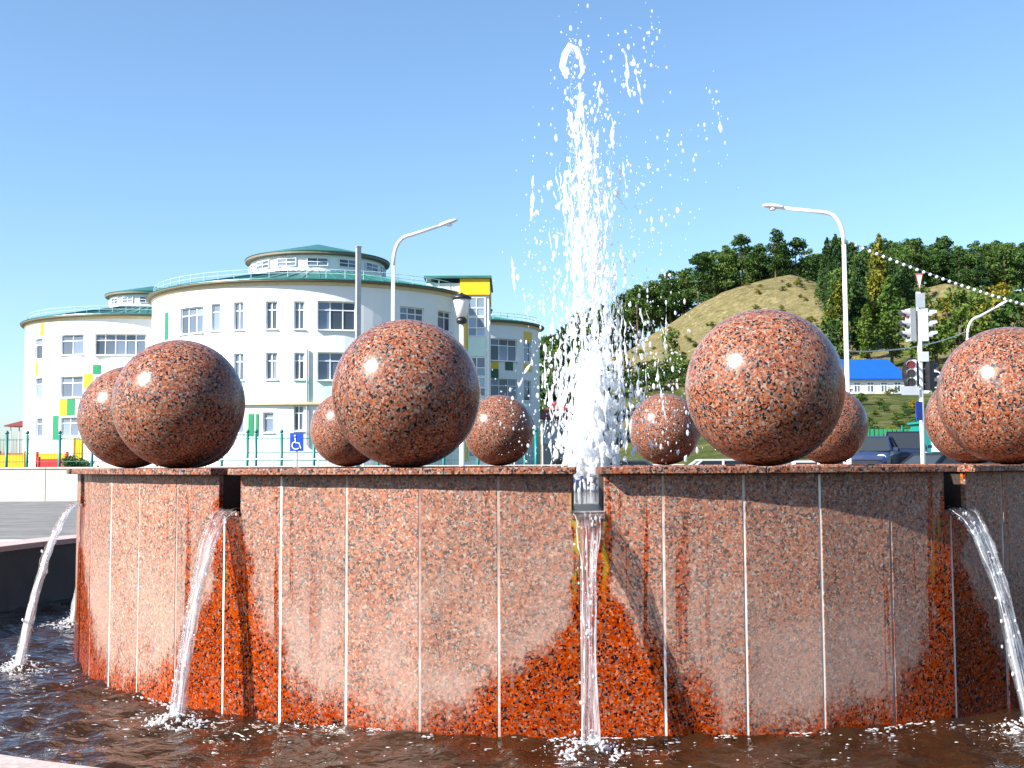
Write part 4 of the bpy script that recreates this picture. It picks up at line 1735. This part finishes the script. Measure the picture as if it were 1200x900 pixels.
P_blue = car_paint('dark_blue_car_paint', (.012, .022, .07))
P_navy = car_paint('navy_car_paint', (.004, .007, .03))
P_white = car_paint('white_car_paint', (.75, .75, .75))
P_silver = car_paint('silver_car_paint', (.42, .43, .45))
P_black = car_paint('black_car_paint', (.008, .008, .01))
car(1022, 44, R_(65), P_blue, 'dark blue sedan between two granite balls near the green fence')
car(1059, 47, R_(75), P_navy, 'tall navy estate car below the road signs', 1.25)
car(1100, 32, R_(20), P_black, 'black car with pale bonnet partly hidden by the right granite balls')
car(935, 31.5, R_(10), P_white, 'white car half hidden under the overhang of a granite ball')
car(832, 36, R_(0), P_silver, 'silver car seen beneath the granite ball right of the jet')
car(728, 48, R_(-8), P_blue, 'dark blue car behind the spray at the foot of the jet')

# teal kiosk and green fence at the right
kx = W(1092, 515, 56)
kk = empty('kiosk', (kx.x, 56, height(kx.x, 56)))
tag(kk, 'small teal kiosk with a white panel beside the parked cars', 'kiosk')
kh = W(1092, 497, 56).z - kk.location.z
M['kiosk'] = simple('turquoise_kiosk_paint', (.008, .19, .165), .5)
q = MB()
q.box((0, 0, kh / 2), (1.5, 1.5, kh))
q.build('body', 'kiosk', kk)
q = MB()
q.box((0, 0, kh + .05), (1.75, 1.75, .1))
q.build('roof', 'kiosk', kk)
q = MB()
q.box((.1, -.77, kh - 1.05), (.8, .03, .55))
q.build('panel', 'white', kk)

gf = empty('green_fence', (30, 62, 0))
tag(gf, 'bright green panel fence at the foot of the grassy bank', 'fence')
M['fence_green'] = simple('green_fence_paint', (.02, .24, .10), .5)
for x in np.arange(14, 52, 2.2):
    h0 = height(x, 62)
    q = MB()
    q.tube([(x - 30, 0, h0 - .1), (x - 30, 0, h0 + 1.75)], .06, 6)
    q.build('post', 'teal', gf)
    for i in range(9):
        q = MB()
        xx = x + .14 + i * .235
        q.box((xx - 30, 0, height(xx, 62) + .85), (.17, .03, 1.45))
        q.build('slat', 'fence_green', gf)
    q = MB()
    hm = height(x + 1.1, 62)
    q.box((x + 1.1 - 30, .04, hm + 1.3), (2.1, .03, .06))
    q.build('rail', 'teal', gf)

# ------------------------------------------------------------------ house with blue roof, small far houses
def house(px0, px1, py_base, py_eave, py_ridge, Y, wallm, roofm, label, nwin, dep=7.0, name='house'):
    x0, x1 = W(px0, py_base, Y).x, W(px1, py_base, Y).x
    zb, ze, zk = W((px0 + px1) / 2, py_base, Y).z, W((px0 + px1) / 2, py_eave, Y).z, W((px0 + px1) / 2, py_ridge, Y + dep / 2).z
    g0 = min(height(x0, Y), height(x1, Y), height(x0, Y + dep)) - .3
    r = empty(name, ((x0 + x1) / 2, Y, zb))
    w = x1 - x0
    q = MB()
    q.box((0, dep / 2, (ze - zb) / 2), (w, dep, ze - zb))
    q.build('wall', wallm, r)
    q = MB()
    q.box((0, dep / 2, (g0 - zb) / 2 - .01), (w - .1, dep - .1, zb - g0))
    q.build('foundation', 'concrete', r)
    e = .45
    hz = ze - zb
    kz = zk - zb
    q = MB()
    q.add([(-w / 2 - e, -e, hz), (w / 2 + e, -e, hz), (w / 2 + e, dep + e, hz), (-w / 2 - e, dep + e, hz), (-w / 2 + 1.2, dep / 2, kz), (w / 2 - .6, dep / 2, kz),
           (-w / 2 - e, -e, hz - .15), (w / 2 + e, -e, hz - .15), (w / 2 + e, dep + e, hz - .15), (-w / 2 - e, dep + e, hz - .15)],
          [(0, 1, 5, 4), (1, 2, 5), (2, 3, 4, 5), (3, 0, 4), (6, 7, 1, 0), (7, 8, 2, 1), (8, 9, 3, 2), (9, 6, 0, 3), (9, 8, 7, 6)])
    q.build('roof', roofm, r)
    for i in range(nwin):
        x = -w / 2 + w * (i + .5) / nwin
        window(r, Vector((x, -.02, hz * .55)), Vector((1, 0, 0)), min(1.1, w / nwin * .5), hz * .5, 2, out=Vector((0, -1, 0)), fr=.06)
    return tag(r, label, 'house')


house(918, 1060, 467, 443.5, 421, 126, 'white_plaster', 'blue_roof', 'low white house with bright blue roof above the grassy bank', 9)
house(1080, 1108, 463, 442, 432, 128, 'white_plaster', 'grey', 'small white shed beside the blue roofed house', 2, 4)
house(636, 668, 520, 490, 470, 118, 'white_plaster', 'redroof', 'white cottage with brown roof behind the spray beside the narrow round building', 2, 6)
house(640, 662, 474, 458, 445, 150, 'brown', 'fence_green', 'brown cottage with green roof half hidden by the spray', 2, 6)
house(752, 800, 500, 478, 462, 140, 'brown', 'redroof', 'brown house behind the spray below the bare hill', 3, 6)

# ------------------------------------------------------------------ trees
def leaf_cloud(clumps, nper, size, seed):
    """many small leaf faces spread over uneven clumps"""
    r = np.random.RandomState(seed)
    V, Fc = [], []
    for (c, rad3) in clumps:
        c = np.array(c)
        n_ = nper
        d = r.normal(size=(n_, 3))
        d /= np.linalg.norm(d, axis=1)[:, None]
        rr_ = r.uniform(.35, 1.05, n_) ** .6
        p = c + d * rr_[:, None] * np.array(rad3)
        for k in range(n_):
            a = r.normal(size=3)
            a /= np.linalg.norm(a)
            b_ = np.cross(a, r.normal(size=3))
            b_ /= np.linalg.norm(b_)
            s_ = size * r.uniform(.6, 1.3)
            i0 = len(V)
            V += [p[k] - a * s_ * .6, p[k] + b_ * s_ * .38, p[k] + a * s_ * .7, p[k] - b_ * s_ * .38]
            Fc.append((i0, i0 + 1, i0 + 2, i0 + 3))
    q = MB()
    q.v = [tuple(x) for x in V]
    q.f = Fc
    return q


def tree_proto(kind, seed):
    r = random.Random(seed)
    root = empty('tree_prototype')
    clumps = []
    if kind == 'pine':
        H = r.uniform(11, 14.5)
        trunk = [(0, 0, -.5), (r.uniform(-.2, .2), r.uniform(-.2, .2), H * .5), (r.uniform(-.3, .3), 0, H * .92)]
        q = MB().tube(trunk, [.22, .16, .05], 7)
        for i in range(20):
            z = H * r.uniform(.18, .97)
            a = r.uniform(0, 6.3)
            ex = (1.05 - abs(z / H - .5) * 1.1) * r.uniform(.9, 2.5)
            c = (math.cos(a) * ex, math.sin(a) * ex, z)
            q.tube([(0, 0, z - .6), (c[0] * .9, c[1] * .9, z)], [.06, .02], 5)
            s_ = r.uniform(.8, 1.35)
            clumps.append((c, (s_ * 1.2, s_ * 1.2, s_ * .8)))
        clumps.append(((0, 0, H * .97), (.8, .8, .9)))
        nper, size, mat = 95, .42, 'pine'
    elif kind == 'spruce':
        H = r.uniform(12, 16)
        q = MB().tube([(0, 0, -.5), (0, 0, H * .98)], [.2, .03], 7)
        for i in range(20):
            t = (i + r.random()) / 20
            z = H * (.08 + .9 * t)
            rr_ = 2.3 * (1 - t) ** .85 + .2
            for k in range(2 if t < .7 else 1):
                a = r.uniform(0, 6.3)
                c = (math.cos(a) * rr_ * .62, math.sin(a) * rr_ * .62, z)
                q.tube([(0, 0, z + .2), c], [.04, .015], 4)
                clumps.append((c, (rr_ * .62, rr_ * .62, .75)))
        nper, size, mat = 55, .42, 'spruce'
    elif kind in ('poplar', 'poplar_green'):
        H = r.uniform(11, 13)
        q = MB().tube([(0, 0, -.5), (0, 0, H * .5), (.1, 0, H * .95)], [.2, .13, .03], 7)
        for i in range(20):
            t = (i + r.random()) / 20
            z = H * (.14 + .84 * t)
            rr_ = (1.7 * math.sin(math.pi * (t * .8 + .17)) ** .8) * r.uniform(.75, 1.2)
            a = r.uniform(0, 6.3)
            c = (math.cos(a) * rr_ * .5, math.sin(a) * rr_ * .5, z)
            q.tube([(0, 0, z - .7), c], [.05, .015], 4)
            clumps.append((c, (rr_ * .7, rr_ * .7, 1.0)))
        nper, size, mat = 80, .40, 'leaf_yellow' if kind == 'poplar' else 'leaf'
    else:
        H = r.uniform(5.5, 8)
        q = MB().tube([(0, 0, -.4), (.1, .1, H * .4), (0, .1, H * .8)], [.2, .14, .04], 7)
        for i in range(14):
            a = r.uniform(0, 6.3)
            ex = r.uniform(.3, 2.1)
            z = H * r.uniform(.32, .92) - ex * .25
            c = (math.cos(a) * ex, math.sin(a) * ex, z)
            q.tube([(0, 0, H * .3), c], [.07, .02], 5)
            s_ = r.uniform(.8, 1.3)
            clumps.append((c, (s_, s_, s_ * .85)))
        nper, size, mat = 90, .38, 'leaf_yellow' if kind == 'bush_yellow' else 'leaf'
    q.build('trunk', 'bark', root)
    leaf_cloud(clumps, nper, size, seed).build('crown', mat, root)
    root['H'] = H
    return root


protos = {}
for kind, n_ in (('pine', 5), ('spruce', 3), ('poplar', 2), ('poplar_green', 2), ('bush', 3), ('bush_yellow', 2)):
    protos[kind] = [tree_proto(kind, 11 * (i + 1) + len(kind)) for i in range(n_)]
used_p = set()
names = {'pine': 'pine_tree', 'spruce': 'spruce_tree', 'poplar': 'poplar_tree', 'poplar_green': 'poplar_tree', 'bush': 'shrub', 'bush_yellow': 'shrub'}


def plant(kind, x, y, sc, label, group=None, wide=1.0, name=None):
    p = rnd.choice(protos[kind])
    if p.name not in used_p:
        used_p.add(p.name)
        o = p
    else:
        o = copy_tree(p)
        used_p.add(o.name)
    key = name or names[kind]
    o.name = key
    used_p.add(o.name)
    o.location = (x, y, height(x, y) - .05)
    o.scale = (sc * wide, sc * wide, sc)
    o.rotation_euler.z = rnd.uniform(0, 6.28)
    tag(o, label, 'shrub' if 'bush' in kind else 'tree', group)
    if 'H' in o:
        del o['H']
    return o


# forest on the plateau behind the bare hill
cnt = 0
for y in (272, 279, 286, 294, 303, 313, 325):
    x = -2.0
    while x < 152:
        xx, yy = x + rnd.uniform(-1.8, 1.8), y + rnd.uniform(-3.5, 3.5)
        x += 4.5 + (y - 279) * .012
        if y < 276 and 40 < xx < 68:
            continue
        k = 'pine' if rnd.random() < .85 or xx < 60 else 'spruce'
        cnt += 1
        plant(k, xx, yy, rnd.uniform(.80, 1.0), 'dark %s among the forest along the top of the hill' % ('pine' if k == 'pine' else 'pointed spruce'), 'forest %ss on the hilltop' % k, 1.25)
# dark wood coming down the gully right of the bare hill
for i in range(58):
    t = rnd.random()
    y = 172 + 98 * t
    px = rnd.uniform(968, 1090) if t > .35 else rnd.uniform(975, 1072)
    x = (px - 600) / F * y
    k = 'spruce' if rnd.random() < .6 else 'pine'
    plant(k, x, y, rnd.uniform(.7, .95), 'dark %s in the wooded gully beside the bare hill' % ('spruce' if k == 'spruce' else 'pine'), 'gully %ss' % k)
# single trees one can pick out
for px, Y, k, sc, wd, lab in (
        (985, 164, 'poplar', 1.02, 1.15, 'yellowing poplar rising beside the tall lamp pole'),
        (1034, 178, 'poplar', 1.45, .8, 'tall narrow yellow-green poplar before the dark gully wood'),
        (1047, 158, 'poplar_green', 1.0, 1.15, 'bright green tree before the gully wood above the blue roof'),
        (1018, 156, 'poplar_green', .72, 1.2, 'short green tree above the blue roofed house'),
        (973, 150, 'bush', 1.2, 1.0, 'round green tree at the foot of the bare hill by the lamp'),
        (1100, 150, 'bush', 1.35, 1.1, 'broad green tree right of the traffic lights'),
        (1128, 158, 'bush', 1.5, 1.0, 'green tree beside the small distant lamp'),
        (1152, 168, 'bush_yellow', 1.3, 1.1, 'yellow-green tree on the slope beyond the small lamp'),
        (1185, 160, 'bush', 1.4, 1.2, 'wide green tree above the right granite ball'),
        (792, 185, 'bush', .95, .8, 'lone dark shrub standing on the bare hillside'),
        (768, 150, 'bush', .55, 1.2, 'green shrub at the foot of the hill behind the spray'),
        (820, 150, 'bush', .5, 1.2, 'low green shrub below the bare hill beside a granite ball'),
        (648, 128, 'bush', 1.75, 1.0, 'large dark green tree beside the narrow round building'),
        (664, 140, 'bush', 1.7, 1.1, 'large green tree behind the left edge of the jet'),
        (700, 155, 'bush', 1.5, 1.3, 'broad green tree behind the jet'),
        (728, 165, 'bush_yellow', .9, 1.2, 'yellowing tree behind the right side of the jet'),
        (1008, 138, 'bush_yellow', .62, 1.3, 'small yellow shrub behind the blue roof ridge'),
        (985, 138, 'bush_yellow', .6, 1.2, 'small golden shrub at the left end of the blue roof')):
    plant(k, (px - 600) / F * Y, Y, sc, lab, None, wd)
for i in range(46):
    px = rnd.uniform(1085, 1235)
    Y = rnd.uniform(168, 235)
    plant('bush' if rnd.random() < .7 else 'bush_yellow', (px - 600) / F * Y, Y, rnd.uniform(.4, .8), 'small shrub scattered on the slope right of the gully wood', 'shrubs on the right slope', 1.2)
for i in range(26):
    px = rnd.uniform(690, 900)
    Y = rnd.uniform(142, 165)
    plant('bush', (px - 600) / F * Y, Y, rnd.uniform(.3, .55), 'low shrub along the foot of the bare hill', 'shrubs along the hill foot', 1.3)
for i in range(70):
    px, Y = rnd.uniform(940, 1130), rnd.uniform(66, 121)
    plant('bush' if rnd.random() < .75 else 'bush_yellow', (px - 600) / F * Y, Y, rnd.uniform(.07, .16), 'low tuft of weeds on the grassy bank below the blue roofed house', 'weeds on the bank', 1.9)
for i in range(75):
    px, Y = rnd.uniform(740, 965), rnd.uniform(185, 254)
    plant('bush' if rnd.random() < .5 else 'bush_yellow', (px - 600) / F * Y, Y, rnd.uniform(.07, .2), 'tiny shrub dotted over the bare dry hillside', 'tiny shrubs on the bare hill', 1.8)
for px, Y in ((84, 61), (91, 61.5), (99, 61), (63, 64)):
    plant('bush', (px - 600) / F * Y, Y, .32, 'small garden shrub behind the teal fence below the left building', 'garden shrubs by the fence', 1.1)
for kind in protos:
    for p in protos[kind]:
        if p.name not in used_p:
            for c in list(p.children):
                bpy.data.objects.remove(c)
            bpy.data.objects.remove(p)
print('TREES', cnt)
